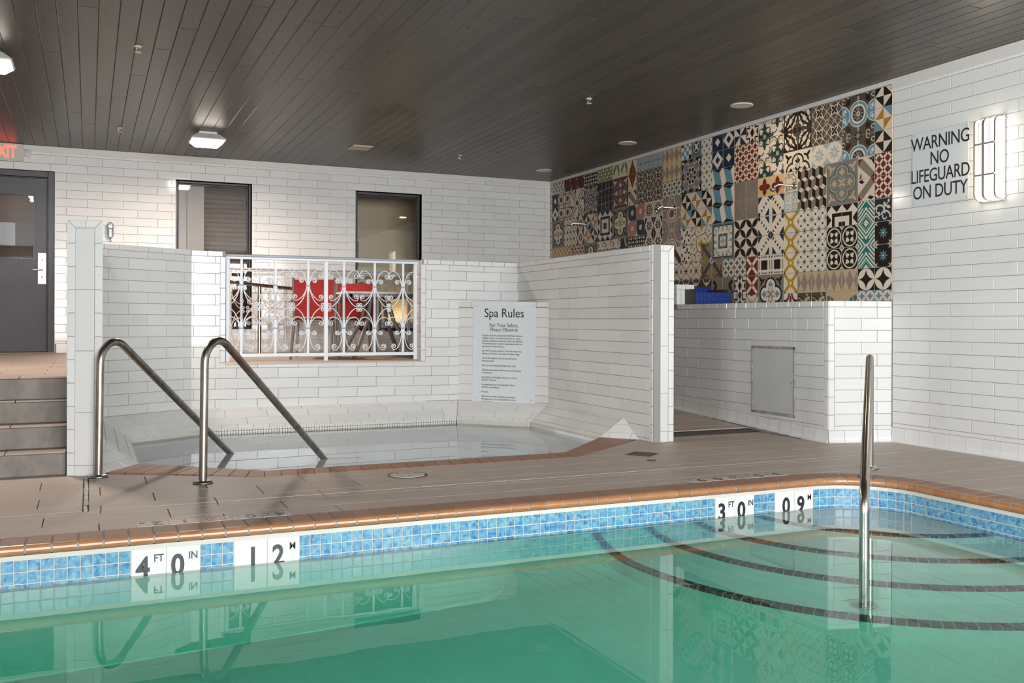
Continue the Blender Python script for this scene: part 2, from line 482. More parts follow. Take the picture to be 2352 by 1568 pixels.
CACHE = {}
CAMV = Vector((0, 0, CAMZ))
def tiles(parent, F, region, rows, m, holes=(), thick=0.004, joint=0.004, bevel=0.0015, name='tile', limit=300, extra=()):
    """rows: (v0, v1, phase, length[, stop]); region: list of convex polygons in u,v; every piece is an object of its own"""
    if not isinstance(region[0][0], (tuple, list)): region = [region]
    cand = []
    us = [p[0] for r in region for p in r]; u0, u1 = min(us), max(us)
    for v0, v1, ph, L in rows:
        k = math.floor((u0 - ph) / L)
        while ph + k * L < u1:
            a, b = ph + k * L + joint / 2, ph + (k + 1) * L - joint / 2
            k += 1
            rect = [(a, v0 + joint / 2), (b, v0 + joint / 2), (b, v1 - joint / 2), (a, v1 - joint / 2)]
            ps = []
            for r in region:
                p = clip_to(rect, r)
                if len(p) >= 3 and area2(p) > 2e-4: ps.append(p)
            for h in holes:
                ps = [q for p in ps for q in subtract(p, h)]
            ps = [p for p in (dedupe(p) for p in ps) if len(p) >= 3 and area2(p) > 1.5e-4]
            if ps: cand.append((ps, (a, b, v0, v1)))
    for p in extra: cand.append(([p], None))
    def score(c):
        p = c[0][0]; cx = sum(q[0] for q in p) / len(p); cy = sum(q[1] for q in p) / len(p)
        d = (F @ Vector((cx, cy, 0)) - CAMV).length
        return -sum(abs(area2(q)) for q in c[0]) / d ** 2
    if len(cand) > limit: cand.sort(key=score)
    rest = MB()
    for i, (ps, rc) in enumerate(cand):
        if i >= limit:
            for p in ps: slab(rest, p, thick, bevel)
            continue
        xs = [q[0] for p in ps for q in p]; ys = [q[1] for p in ps for q in p]
        cx, cy = (min(xs) + max(xs)) / 2, (min(ys) + max(ys)) / 2
        w, h = max(xs) - min(xs), max(ys) - min(ys)
        if len(ps) == 1 and abs(area2(ps[0]) - w * h) < 1e-6:
            key = (round(w, 4), round(h, 4), thick, bevel, m.name)
            me = CACHE.get(key)
            if me is None:
                mb = MB(); slab(mb, [(-w / 2, -h / 2), (w / 2, -h / 2), (w / 2, h / 2), (-w / 2, h / 2)], thick, bevel)
                me = CACHE[key] = mb.mesh(name, m)
        else:
            mb = MB()
            for p in ps: slab(mb, [(x - cx, y - cy) for x, y in p], thick, bevel)
            if not mb.f: continue
            me = mb.mesh(name, m)
        o = bpy.data.objects.new(name, me)
        link(o, parent)
        o.matrix_local = F @ Matrix.Translation((cx, cy, 0))
    if rest.f:
        o = rest.build('far_tiles', m, parent, F); o['kind'] = 'stuff'

def rect(u0, v0, u1, v1): return [(u0, v0), (u1, v0), (u1, v1), (u0, v1)]

def courses(v_line, pitch, v_lo, v_hi, ph0, ph1, L=0.4087):
    """rows whose lines pass through v_line; row just above v_line has phase ph0"""
    out = []
    k = math.floor((v_lo - v_line) / pitch)
    while v_line + k * pitch < v_hi - 1e-6:
        a, b = v_line + k * pitch, v_line + (k + 1) * pitch
        out.append((max(a, v_lo), min(b, v_hi), ph0 if k % 2 == 0 else ph1, L))
        k += 1
    return out

FONT = None
LED_POWER = 72
def text(body, size, mat_, parent, mw, name='lettering', sx=1.0, bold=0.0, align='CENTER', depth=0.0006, spacing=1.0, line=1.0):
    c = bpy.data.curves.new(name, 'FONT')
    c.body = body; c.size = size; c.align_x = align; c.align_y = 'CENTER'
    c.extrude = depth; c.offset = bold; c.space_character = spacing; c.space_line = line
    c.resolution_u = 4
    t = bpy.data.objects.new(name, c)
    COL.objects.link(t)
    dg = bpy.context.evaluated_depsgraph_get(); dg.update()
    me = bpy.data.meshes.new_from_object(t.evaluated_get(dg))
    bpy.data.objects.remove(t); bpy.data.curves.remove(c)
    me.name = name
    me.materials.clear(); me.materials.append(mat_)
    o = bpy.data.objects.new(name, me)
    link(o, parent)
    o.matrix_local = mw @ Matrix.Diagonal((sx, 1, 1, 1))
    return o

ZC = 3.155      # ceiling
XR = 6.381      # right wall
YB = 12.851     # back wall
L16 = 0.4087
FR = frame((XR + 0.004, 0, 0), (0, -1, 0), (0, 0, 1))      # u = -Y
FB = frame((0, YB + 0.004, 0), (1, 0, 0), (0, 0, 1))       # u = X

# ================================================================== ROOM SHELL
def struct(name, mb, m):
    o = mb.build(name, m); o['kind'] = 'structure'
    return o

# right wall -----------------------------------------------------------------
wall_right = struct('wall_right', MB().box((XR + 0.004, -5.6, -0.4), (XR + 0.25, YB + 0.25, ZC)), M['grout'])
HC = 0.1027
rows = courses(0.1633, HC, 0.127, 3.07, -5.9586 + L16 / 2, -5.9586)
tiles(wall_right, FR, rect(-6.152, 0.127, 5.4, 3.07), rows, M['tile'])
trim_1 = struct('trim_1', MB().bbox((XR - 0.016, -5.4, 3.062), (XR + 0.01, 6.16, ZC - 0.001), 0.004)
                .bbox((XR - 0.016, 6.16, 3.112), (XR + 0.01, YB - 0.014, ZC - 0.001), 0.004), M['paint'])

COVE = {}
def cove(parent, F, u0, u1, h, first=0.155, pitch=0.155, flare=0.024, m=None):
    """base tiles with a curved foot"""
    m = m or M['trim']
    a = u0; nxt = u0 + first
    while a < u1 - 0.01:
        b = min(nxt, u1); w = b - a - 0.003
        key = (round(w, 3), h)
        me = COVE.get(key)
        if me is None:
            prof = [(0.0, h), (0.0045, h - 0.003), (0.005, h * 0.42), (0.008, h * 0.22), (flare * 0.6, h * 0.07), (flare, 0.004), (flare, -0.01), (0, -0.01)]
            n = len(prof)
            vs = [(-w / 2, z, d) for d, z in prof] + [(w / 2, z, d) for d, z in prof]
            fs = [(i, i + 1, n + i + 1, n + i) for i in range(n - 1)] + [list(range(n))[::-1], list(range(n, 2 * n))]
            fs = [f[::-1] for f in fs]
            me = COVE[key] = MB().add(vs, fs).mesh('base_tile', m)
        o = bpy.data.objects.new('base_tile', me); link(o, parent)
        o.matrix_local = F @ Matrix.Translation(((a + b) / 2, 0, 0))
        a = b; nxt = b + pitch
cove(wall_right, FR, -6.165, 0.0, 0.126, first=0.15)

# back wall ------------------------------------------------------------------
DOOR = (-1.46, 0.64, -0.385, 2.852)
WIN1 = (1.015, 0.925, 1.970, 2.846)
WIN2 = (3.372, 0.895, 4.336, 2.844)
mb = MB()
def wall_boxes(mb, x0, x1, z0, z1, ops, y0, y1):
    xs = x0
    for a, b, c, d in sorted(ops):
        mb.box((xs, y0, z0), (a, y1, z1))
        if b > z0: mb.box((a, y0, z0), (c, y1, b))
        mb.box((a, y0, d), (c, y1, z1))
        xs = c
    mb.box((xs, y0, z0), (x1, y1, z1))
wall_boxes(mb, -4.4, XR + 0.2, -0.3, ZC, [DOOR, WIN1, WIN2], YB + 0.004, YB + 0.16)
wall_back = struct('wall_back', mb, M['grout'])
rows = courses(3.0468, 0.1032, 0.745, 3.082, -0.4277, -0.4277 + 0.417 * L16)
hole = lambda w: rect(w[0] - 0.002, w[1] - 0.002, w[2] + 0.002, w[3] + 0.002)
tiles(wall_back, FB, rect(-2.2, 0.745, XR, 3.082), rows, M['tile'], holes=[hole(DOOR), hole(WIN1), hole(WIN2)])
cove(wall_back, FB, DOOR[2] + 0.02, 6.3, 0.745)
trim_2 = struct('trim_2', MB().bbox((-4.2, YB - 0.014, 3.076), (XR, YB + 0.01, ZC - 0.001), 0.004), M['paint'])
# plastered reveals of the openings
for nm, w in (('trim_3', DOOR), ('trim_4', WIN1), ('trim_5', WIN2)):
    x0, z0, x1, z1 = w
    struct(nm, MB().box((x0 - 0.002, YB + 0.001, z1), (x1 + 0.002, YB + 0.12, z1 + 0.004))
           .box((x1, YB + 0.001, z0), (x1 + 0.004, YB + 0.12, z1))
           .box((x0 - 0.004, YB + 0.001, z0), (x0, YB + 0.12, z1)), M['paint'])

# side and front walls outside the picture -------------------------------------
mb = MB(); ys = -5.6
for wy in WIN_Y:
    mb.box((-4.4, ys, -0.3), (-4.2, wy, ZC)); ys = wy + 2.4
    mb.box((-4.4, wy, -0.3), (-4.2, ys, 0.62)).box((-4.4, wy, 2.92), (-4.2, ys, ZC))
mb.box((-4.4, ys, -0.3), (-4.2, YB, ZC))
struct('wall_left', mb, M['paint'])
for i, wy in enumerate(WIN_Y):
    f = MB()
    for k in range(5): f.box((-4.33, wy + k * 0.6 - 0.03 * (k > 0), 0.62), (-4.27, wy + k * 0.6 + 0.03 * (k < 4), 2.92))
    for z in (0.62, 1.75, 2.86): f.box((-4.325, wy, z), (-4.275, wy + 2.4, z + 0.06))
    w = struct('window_%d' % (i + 6), f, M['white_metal'])
    MB().box((-4.303, wy, 0.62), (-4.297, wy + 2.4, 2.92)).build('pane', M['glass'], w)
mb = MB()
ops = [(wx, 0.62, wx + 2.3, 2.92) for wx in WIN_X]
wall_boxes(mb, -4.2, XR, -0.3, ZC, ops, -5.58, -5.4)
struct('wall_front', mb, M['paint'])
for i, wx in enumerate(WIN_X):
    f = MB()
    for k in range(5): f.box((wx + k * 2.3 / 4 - 0.03 * (k > 0), -5.53, 0.62), (wx + k * 2.3 / 4 + 0.03 * (k < 4), -5.47, 2.92))
    for z in (0.62, 1.75, 2.86): f.box((wx, -5.525, z), (wx + 2.3, -5.475, z + 0.06))
    w = struct('window_%d' % (i + 3), f, M['white_metal'])
    MB().box((wx, -5.503, 0.62), (wx + 2.3, -5.497, 2.92)).build('pane', M['glass'], w)

# ceiling of individual boards ----------------------------------------------------
ceiling = struct('ceiling', MB().box((-4.4, -5.6, ZC + 0.012), (XR + 0.2, YB + 0.2, ZC + 0.10)), M['dark'])
PW = 0.1325
x = -0.473 - 28 * PW
PK = {}
rnd = random.Random(5)
while x < XR:
    y = -5.4 - rnd.uniform(0, 3.0)
    x1 = min(x + PW, XR)
    while y < YB:
        ln = rnd.choice((2.9, 3.6, 4.2, 4.8, 5.4))
        a, b = max(y, -5.4), min(y + ln, YB)
        y += ln
        if b - a < 0.05: continue
        key = (round(b - a, 2), round(x1 - x, 3))
        me = PK.get(key)
        if me is None:
            w, h = x1 - x - 0.0012, b - a - 0.0015
            q = MB(); slab(q, [(-w / 2, -h / 2), (w / 2, -h / 2), (w / 2, h / 2), (-w / 2, h / 2)], 0.012, 0.0045, base=-0.004)
            me = PK[key] = q.mesh('plank', M['plank'])
        o = bpy.data.objects.new('plank', me); link(o, ceiling)
        o.matrix_local = frame(((x + x1) / 2, (a + b) / 2, ZC + 0.012), (1, 0, 0), (0, -1, 0))
    x += PW

# ================================================================== FLOOR
def arc2(cx, cy, r, a0, a1, n):
    return [(cx + r * cos(a0 + (a1 - a0) * k / n), cy + r * sin(a0 + (a1 - a0) * k / n)) for k in range(n + 1)]
def pool_poly(d, x0=-4.185, y0=0.75):
    """pool outline pushed outwards by d (counter-clockwise)"""
    return [(x0, y0 - d), (4.84 + d, y0 - d)] + arc2(4.40, 4.46, 0.44 + d, 0, pi / 2, 10) + [(x0, 4.90 + d)]
SPA_HULL = [(0.09, 6.93), (1.07, 6.392), (3.39, 6.377), (4.40, 7.13), (4.42, 9.7), (0.08, 9.7)]
deck_pieces = subtract(rect(-4.3, -5.5, XR + 0.1, 7.4), pool_poly(0.17))
deck_pieces = [q for p in deck_pieces for q in subtract(p, SPA_HULL)]
mb = MB()
for p in deck_pieces: mb.prism(p, -0.35, -0.006)
floor = struct('floor', mb, M['deck_grout'])
FD = frame((0, 0, -0.006), (1, 0, 0), (0, 1, 0))
LD = 0.61
rows = [(5.08, 5.28, 0.05, LD), (5.28, 5.54, 0.398, LD), (5.54, 5.618, 0.06, LD), (5.634, 5.785, 0.064, LD), (5.785, 6.10, 0.353, LD),
        (6.10, 6.42, 0.065, LD), (6.42, 6.735, 0.34, LD), (6.735, 7.05, 0.03, LD), (7.05, 7.37, 0.34, LD)]
y = 5.08; k = 0
while y > -5.4:
    rows.append((y - 0.315, y, 0.05 + (0.3 if k % 2 else 0), LD)); y -= 0.315; k += 1
EXP = [rect(5.592, -5.5, 5.606, 5.618), rect(-0.03, 5.63, 0.004, 6.86)]
tiles(floor, FD, [rect(-4.2, -5.4, 5.80, 7.37), rect(5.80, -5.4, XR, 6.29)], rows, M['deck'], holes=[pool_poly(0.178), SPA_HULL] + EXP,
      thick=0.006, joint=0.005, bevel=0.001, name='deck_tile')
MB().box((-4.2, 5.618, -0.006), (5.606, 5.634, -0.003)).box((5.592, -5.4, -0.006), (5.606, 5.62, -0.003)).build('expansion_joint', M['sealant'], floor)
mb = MB()
rr = random.Random(3); yy = 5.64
while yy < 6.85:
    ln = rr.uniform(0.06, 0.16)
    mb.bbox((-0.026 + rr.uniform(0, .005), yy, -0.005), (0.0 + rr.uniform(-.006, .002), min(yy + ln - 0.004, 6.86), 0.001 + rr.uniform(-0.003, 0.001)), 0.003); yy += ln
mb.build('caulk_strip', M['white_caulk'], floor)
# gently rising passage between the spa wall and the low wall
SL = 0.055
FP = frame((0, 6.9, -0.006), (1, 0, 0), (0, 1, SL))
ramp = struct('floor_ramp', MB().add([(4.62, 7.0, -0.01), (5.81, 7.0, -0.01), (5.81, 10.2, 0.165), (4.62, 10.2, 0.165)], [(0, 1, 2, 3)]), M['deck_grout'])
rows2 = [(k * 0.315, (k + 1) * 0.315, 4.62 + 0.305 * (k % 2) - 0.2, LD) for k in range(11)]
tiles(ramp, FP, rect(4.62, 0.47, 5.80, 3.3), rows2, M['deck'], thick=0.006, joint=0.005, bevel=0.001, name='deck_tile')

# raised terrace at the back
terr = MB().box((-4.3, 7.42, -0.3), (-0.131, YB + 0.05, 0.622)).box((-0.131, 9.93, -0.3), (XR + 0.1, YB + 0.05, 0.602)) \
    .box((0.0, 9.15, -0.3), (0.08, 9.95, 0.602))
terrace = struct('floor_terrace', terr, M['deck_grout'])
FT = frame((0, 0, 0.622), (1, 0, 0), (0, 1, 0))
rows = [(7.64 + k * 0.315, 7.64 + (k + 1) * 0.315, -0.3 + 0.305 * (k % 2), LD) for k in range(17)]
tiles(terrace, FT, rect(-2.2, 7.64, -0.135, YB), rows, M['tread'], thick=0.012, joint=0.004, bevel=0.001, name='deck_tile', limit=120)
FT2 = frame((0, 0, 0.602), (1, 0, 0), (0, 1, 0))
tiles(terrace, FT2, rect(-0.13, 9.93, XR, YB), [(9.93 + k * 0.315, 9.93 + (k + 1) * 0.315, 0.1 + 0.305 * (k % 2), LD) for k in range(10)],
      M['tread'], thick=0.008, joint=0.004, bevel=0.001, name='deck_tile', limit=150)

# stairs --------------------------------------------------------------------------
st = tag(empty('stairs', (-2.2, 7.07, 0)), 'four-step grey stone stair climbing to the dark door beside the tiled pier', 'stairs')
SX0, SX1 = -2.2, -0.138
noses = [(0.16, 6.995, 7.07), (0.32, 7.185, 7.34), (0.48, 7.35, 7.535), (0.64, 7.385, 7.70)]
nose_y = [7.0, 7.19, 7.35, 7.39]
base_y = [7.07, 7.345, 7.535, 7.70]
# step edges as seen: each riser stands below the nosing of its own tread
ry = [7.03, 7.22, 7.37, 7.50]
for i in range(4):
    z1 = 0.16 * (i + 1); y0 = (7.005, 7.19, 7.352, 7.40)[i]
    yb = (7.345, 7.535, 7.71, 7.64)[i]
    stp = MB().bbox((SX0, y0 + 0.012, z1 - 0.163 + 0.004), (SX1, yb + 0.30, z1 - 0.016), 0.003).build('riser', M['riser'], st)
    stp.matrix_parent_inverse = Matrix.Translation((2.2, -7.07, 0))
    xs = -0.5 + 0.02 * i
    for a, b in ((SX0, xs - 0.62), (xs - 0.61, xs - 0.004), (xs, SX1)):
        t = MB().bbox((a, y0, z1 - 0.014), (b, yb + 0.004, z1), 0.003).build('tread_tile', M['tread'], st)
        t.matrix_parent_inverse = Matrix.Translation((2.2, -7.07, 0))

# ================================================================== SPA WALLS
TOP = 1.70
def trims(u0, u1, v0, v1, n=None, pitch=0.152):
    return [(v0, v1, u0, pitch)]
def zrows(phA, phB, lo=0.172, top=TOP - 0.055, first=0.065):
    out = [(top - first, top, phB, L16)]
    z = top - first; k = 0
    while z > lo:
        out.append((max(z - 0.1035, lo), z, phA if k % 2 == 0 else phB, L16)); z -= 0.1035; k += 1
    return out

# left spa wall, its front end is the pier
wall_spa_left = struct('wall_spa_left', MB().prism([(-0.131, 6.948), (0.078, 6.858), (0.078, 9.17), (-0.131, 9.30)], -0.05, TOP - 0.004), M['grout'])
def pier(parent, A, B, H, foot=0.065, ph=0.0):
    """tiled end of a wall: bullnose columns either side of a stack of long tiles"""
    U = Vector((B[0] - A[0], B[1] - A[1], 0)); w = U.length; U.normalize()
    N = U.cross(Vector((0, 0, 1)))
    O = Vector((A[0], A[1], 0)) - N * 0.004
    F = frame(O, U, (0, 0, 1)); t = 0.054
    j = 0.0016
    ex = [inset(p, j) for p in ([(0, H), (t, H - t), (w / 2, H - t), (w / 2, H)], [(w / 2, H), (w / 2, H - t), (w - t, H - t), (w, H)],
                                [(0, H), (0, H - 0.155), (t, H - 0.155), (t, H - t)], [(w, H), (w - t, H - t), (w - t, H - 0.155), (w, H - 0.155)])]
    ex = [p if area2(p) > 0 else p[::-1] for p in [[(0, H), (w / 2, H), (w / 2, H - t), (t, H - t)][::-1], [(w / 2, H), (w, H), (w - t, H - t), (w / 2, H - t)][::-1],
          [(0, H), (t, H - t), (t, H - 0.155), (0, H - 0.155)][::-1], [(w, H), (w, H - 0.155), (w - t, H - 0.155), (w - t, H - t)][::-1]]]
    ex = [inset(p, j) for p in ex]
    side = []
    z = H - 0.155
    while z > foot + 0.001:
        side.append((max(z - 0.155, foot), z, 0, t)); z -= 0.155
    side.append((0.0, foot, 0, t))
    tiles(parent, F, [], side, M['trim'], extra=ex, bevel=0.003, name='trim_tile') if False else None
    for p in ex:
        q = MB(); slab(q, p, 0.004, 0.003); q.build('trim_tile', M['trim'], parent, F)
    tiles(parent, F, rect(0, 0, t, H - 0.155), side, M['trim'], bevel=0.003, joint=0.0032, name='trim_tile')
    tiles(parent, F, rect(w - t, 0, w, H - 0.155), [(a, b, w - t, t) for a, b, _, _ in side], M['trim'], bevel=0.003, joint=0.0032, name='trim_tile')
    mid = []
    z = H - t
    while z > foot + 0.001:
        mid.append((max(z - 0.4087, foot), z, t, w - 2 * t)); z -= 0.4087
    mid.append((0.0, foot, t, w - 2 * t))
    tiles(parent, F, rect(t, 0, w - t, H - t), mid, M['tile'], joint=0.0032)
pier(wall_spa_left, (-0.135, 6.944), (0.082, 6.853), 1.703, foot=0.07)
FSL = frame((0.078, 0, 0), (0, 1, 0), (0, 0, 1))
tiles(wall_spa_left, FSL, rect(6.86, 0.172, 9.15, TOP), zrows(6.9, 7.1), M['tile'])
FSLo = frame((-0.131, 0, 0), (0, -1, 0), (0, 0, 1))
tiles(wall_spa_left, FSLo, rect(-9.2, 0.64, -6.95, TOP), zrows(-9.2, -9.0, lo=0.64), M['tile'])

# diagonal corner
A = Vector((0.082, 9.15, 0)); B = Vector((0.913, 9.70, 0)); U = (B - A); wd = U.length; U.normalize()
N = U.cross(Vector((0, 0, 1)))
FSD = frame(A - N * 0.004, U, (0, 0, 1))
pd = lambda q: (q.x, q.y)
wall_spa_corner = struct('wall_spa_corner', MB().prism([pd(A - N * 0.004), pd(B - N * 0.004), (0.95, 9.95), pd(A - N * 0.2)], -0.05, TOP + 0.022), M['grout'])
ZS = lambda F, dz: Matrix.Translation((0, 0, dz)) @ F
tiles(wall_spa_corner, ZS(FSD, 0.026), rect(0, 0.146, wd, TOP - 0.055), zrows(0.30, 0.095, lo=0.146), M['tile'])
tiles(wall_spa_corner, ZS(FSD, 0.026), rect(0, TOP - 0.055, wd, TOP), [(TOP - 0.055, TOP, 0.06, 0.152)], M['trim'], bevel=0.004, name='trim_tile')

# long wall at the back of the spa with the railed opening (its courses drop slightly to the right)
YF = 9.70
TILT = -0.0075
OX0, OX1, OZ = 1.238, 3.267, 0.608
mb = MB()
for a, b, z0, z1 in ((0.90, OX0 - 0.002, -0.05, TOP + 0.02), (OX1 + 0.002, 4.62, -0.05, TOP - 0.004), (OX0 - 0.002, OX1 + 0.002, -0.05, OZ)):
    mb.box((a, YF + 0.004, z0), (b, YF + 0.25, z1))
wall_spa_back = struct('wall_spa_back', mb, M['grout'])
def ft(x0, z0): return frame((x0, YF + 0.004, z0), (1, 0, 0), (0, 0, 1))
def tilted(x0):
    m = Matrix(((1, 0, 0, 0), (0, 0, -1, YF + 0.004), (TILT, 1, 0, -TILT * x0), (0, 0, 0, 1)))
    return m
FF = tilted(3.9)
TR = 0.056
zr = zrows(1.7513 % L16, 1.7513 % L16 + L16 / 2, lo=0.172)
regL = rect(0.913, 0.14, OX0 - TR, TOP - 0.055)
regR = rect(OX1 + TR, 0.172, 4.42, TOP - 0.055)
regB = rect(OX0 - TR, 0.15, OX1 + TR, OZ - 0.012)
tiles(wall_spa_back, FF, [regL, regR, regB], zrows(1.7513, 1.7513 + L16 / 2, lo=0.14), M['tile'])
tiles(wall_spa_back, FF, rect(0.913, TOP - 0.055, OX0 - 0.03, TOP), [(TOP - 0.055, TOP, 0.913, 0.152)], M['trim'], bevel=0.004, name='trim_tile')
tiles(wall_spa_back, FF, rect(OX1 + 0.03, TOP - 0.055, 4.42, TOP), [(TOP - 0.055, TOP, 3.338, 0.152)], M['trim'], bevel=0.004, name='trim_tile')
for a, b in ((OX0 - TR, OX0), (OX1, OX1 + TR)):
    rws = []; z = TOP - 0.055
    while z > OZ - 0.01: rws.append((max(z - 0.155, OZ - 0.01), z, a, TR)); z -= 0.155
    tiles(wall_spa_back, FF, rect(a, OZ - 0.01, b, TOP - 0.03), rws, M['trim'], bevel=0.004, name='trim_tile')
FJ = frame((OX1 + 0.004, 0, 0), (0, -1, 0), (0, 0, 1))
tiles(wall_spa_back, FJ, rect(-(YF + 0.12), OZ, -YF, TOP - 0.01), [(OZ + k * 0.155, OZ + (k + 1) * 0.155, -(YF + 0.06), 0.06) for k in range(7)], M['trim'], bevel=0.003, name='trim_tile')
MB().bbox((OX0 - 0.01, YF - 0.004, OZ - 0.012), (OX1 + 0.01, YF + 0.26, OZ + 0.004), 0.003).build('sill_board', M['beige'], wall_spa_back)

# chamfer panel that carries the spa rules
A = Vector((3.697, 9.70, 0)); B = Vector((4.42, 8.933, 0)); U = (B - A); wp = U.length; U.normalize()
N = U.cross(Vector((0, 0, 1)))
FSP = frame(A - N * 0.004, U, (0, 0, 1))
PT = 1.243
wall_spa_panel = struct('wall_spa_panel', MB().prism([pd(A - N * 0.004), pd(B - N * 0.004), (4.5, 9.75)], -0.05, PT - 0.002), M['grout'])
zz = courses(1.181, 0.1035, 0.172, 1.181, -0.1, -0.1, L=0.62)
tiles(wall_spa_panel, FSP, rect(0, 0.172, wp, 1.181), zz, M['tile'])
tiles(wall_spa_panel, FSP, rect(0, 1.187, wp, PT), [(1.187, PT, 0.0, 0.152)], M['trim'], bevel=0.004, name='trim_tile')

# right spa wall and its pier
wall_spa_right = struct('wall_spa_right', MB().box((4.424, 6.905, -0.05), (4.62, 9.95, TOP - 0.004)), M['grout'])
FSR = frame((4.424, 0, 0), (0, -1, 0), (0, 0, 1))
tiles(wall_spa_right, FSR, rect(-9.7, 0.0, -6.965, TOP - 0.055), zrows(-7.0525, -7.0525 + L16 / 2, lo=0.0), M['tile'])
tiles(wall_spa_right, FSR, rect(-9.7, TOP - 0.055, -6.965, TOP), [(TOP - 0.055, TOP, -6.965 - 0.152 * 18, 0.152)], M['trim'], bevel=0.004, name='trim_tile')
rws = []; z = TOP
while z > 0.08: rws.append((max(z - 0.155, 0.08), z, -6.965, 0.052)); z -= 0.155
rws.append((0.0, 0.08, -6.965, 0.052))
tiles(wall_spa_right, FSR, rect(-6.965, 0, -6.913, TOP), rws, M['trim'], bevel=0.003, name='trim_tile')
pier(wall_spa_right, (4.42, 6.913), (4.622, 6.891), 1.70, foot=0.09)
FSRo = frame((4.62, 0, 0), (0, 1, 0), (0, 0, 1))
tiles(wall_spa_right, FSRo, rect(6.92, 0.05, 9.9, TOP), zrows(6.95, 7.15, lo=0.05), M['tile'], limit=60)

# low wall with the hatch -------------------------------------------------------------
LT = 1.223
wall_low = struct('wall_low', MB().prism([(5.807, 6.305), (XR + 0.002, 6.165), (XR + 0.002, 9.3), (5.807, 9.3)], -0.05, LT - 0.004), M['grout'])
FLL = frame((5.807, 0, 0), (0, -1, 0), (0, 0, 1))
HAT = (-7.34, 0.175, -6.725, 0.812)
lr = courses(LT - 0.055 - 0.0966, 0.1032, 0.10, LT - 0.055, -6.36 - 4 * L16, -6.36 - 4.5 * L16)
base = [(-9.3, 0.235), (-6.305, 0.105), (-6.305, LT), (-9.3, LT)]
tiles(wall_low, FLL, clip_to(rect(-9.3, 0, -6.36, LT - 0.055), base), lr, M['tile'], holes=[HAT and rect(*HAT)])
tiles(wall_low, FLL, rect(-8.6, LT - 0.055, -6.305, LT), [(LT - 0.055, LT, -6.36 - 0.152 * 16, 0.152)], M['trim'], bevel=0.004, name='trim_tile')
A = Vector((5.803, 6.301, 0)); B = Vector((XR, 6.16, 0)); U = (B - A); wl = U.length; U.normalize(); N = U.cross(Vector((0, 0, 1)))
FLF = frame(A - N * 0.004, U, (0, 0, 1))
tiles(wall_low, FLF, rect(0.056, 0.105, wl, LT - 0.055), courses(LT - 0.055 - 0.0966, 0.1032, 0.105, LT - 0.055, 0.056 + 0.40 - L16, 0.056 + 0.25 - L16), M['tile'])
tiles(wall_low, FLF, rect(0, LT - 0.055, wl, LT), [(LT - 0.055, LT, 0.0, 0.152)], M['trim'], bevel=0.004, name='trim_tile')
rws = []; z = LT - 0.055
while z > 0.11: rws.append((max(z - 0.155, 0.105), z, 0, 0.056)); z -= 0.155
tiles(wall_low, FLF, rect(0, 0.105, 0.056, LT - 0.055), rws, M['trim'], bevel=0.003, name='trim_tile')
tiles(wall_low, FLL, rect(-6.36, 0.105, -6.305, LT - 0.055), [(a, b, -6.36, 0.055) for a, b, _, _ in rws], M['trim'], bevel=0.003, name='trim_tile')
cove(wall_low, FLF, 0.0, wl - 0.005, 0.105, first=0.152)
CS = Matrix(((0, 0, -1, 5.807), (-1, 0, 0, 0), (-0.043, 1, 0, -0.043 * 6.305), (0, 0, 0, 1)))
cove(wall_low, CS, -9.2, -6.31, 0.105, first=0.10)

# taller wall end behind it
wall_shower = struct('wall_shower', MB().box((5.806, 8.604, LT - 0.01), (6.03, 9.6, 1.438)), M['grout'])
pier_f = frame((5.80, 8.604, 0), (1, 0, 0), (0, 0, 1))
tiles(wall_shower, pier_f, rect(0, 1.385, 0.232, 1.442), [(1.385, 1.442, 0, 0.116)], M['trim'], bevel=0.003, name='trim_tile')
tiles(wall_shower, pier_f, rect(0, LT, 0.232, 1.385), [(LT, 1.385, 0, 0.058)], M['trim'], bevel=0.003, name='trim_tile')
FSH = frame((5.806, 0, 0), (0, -1, 0), (0, 0, 1))
tiles(wall_shower, FSH, rect(-9.6, LT, -8.604, 1.442), [(LT, 1.33, -8.7, 0.155), (1.33, 1.442, -8.66, 0.155)], M['trim'], bevel=0.003, name='trim_tile')

# ================================================================== SWIMMING POOL
WZ = -0.195
pool = tag(empty('swimming_pool', (2.0, 3.0, 0)), 'turquoise swimming pool with terracotta brick edge and blue tile band', 'pool')
PINV = Matrix.Translation((-2.0, -3.0, 0))
def pl(o): o.matrix_parent_inverse = PINV; return o
def pool_path(s, d=0.0):
    """point on the pool wall at arc length s measured along the far side from x=0, pushed outwards by d; and the outward normal"""
    R = 0.44
    if s <= 4.40: return (s, 4.90 + d), (0, 1)
    q = (s - 4.40) / R
    if q <= pi / 2: return (4.40 + (R + d) * sin(q), 4.46 + (R + d) * cos(q)), (sin(q), cos(q))
    r = s - 4.40 - R * pi / 2
    return (4.84 + d, 4.46 - r), (1, 0)
S_END = 4.40 + 0.44 * pi / 2 + 3.4

# basin: walls, floor sloping from 0.95 m to 1.2 m, entry steps in the far right corner
mb = MB()
ring = pool_poly(0.012)
n = len(ring)
def floor_z(x): return WZ - 0.98 - 0.06 * max(0.0, 4.0 - x)
vs = [(x, y, -0.052) for x, y in ring] + [(x, y, floor_z(x)) for x, y in ring]
mb.add(vs, [(i, n + i, n + (i + 1) % n, (i + 1) % n) for i in range(n)])
mb.add([(x, y, floor_z(x)) for x, y in ring], [list(range(n))])
pl(mb.build('basin', M['plaster'], pool))
SCX, SCY = 5.0, 5.0
STEPS = [(1.075, 0.075), (1.445, 0.285), (1.725, 0.53), (2.055, 0.78)]
def quad_arc(r, n=40):
    """the arc of radius r about the corner that lies inside the pool"""
    out = []
    for k in range(n + 1):
        a = pi + (pi / 2) * k / n
        out.append((SCX + r * cos(a), SCY + r * sin(a)))
    return [p for p in out if p[0] < 4.85 and p[1] < 4.91]
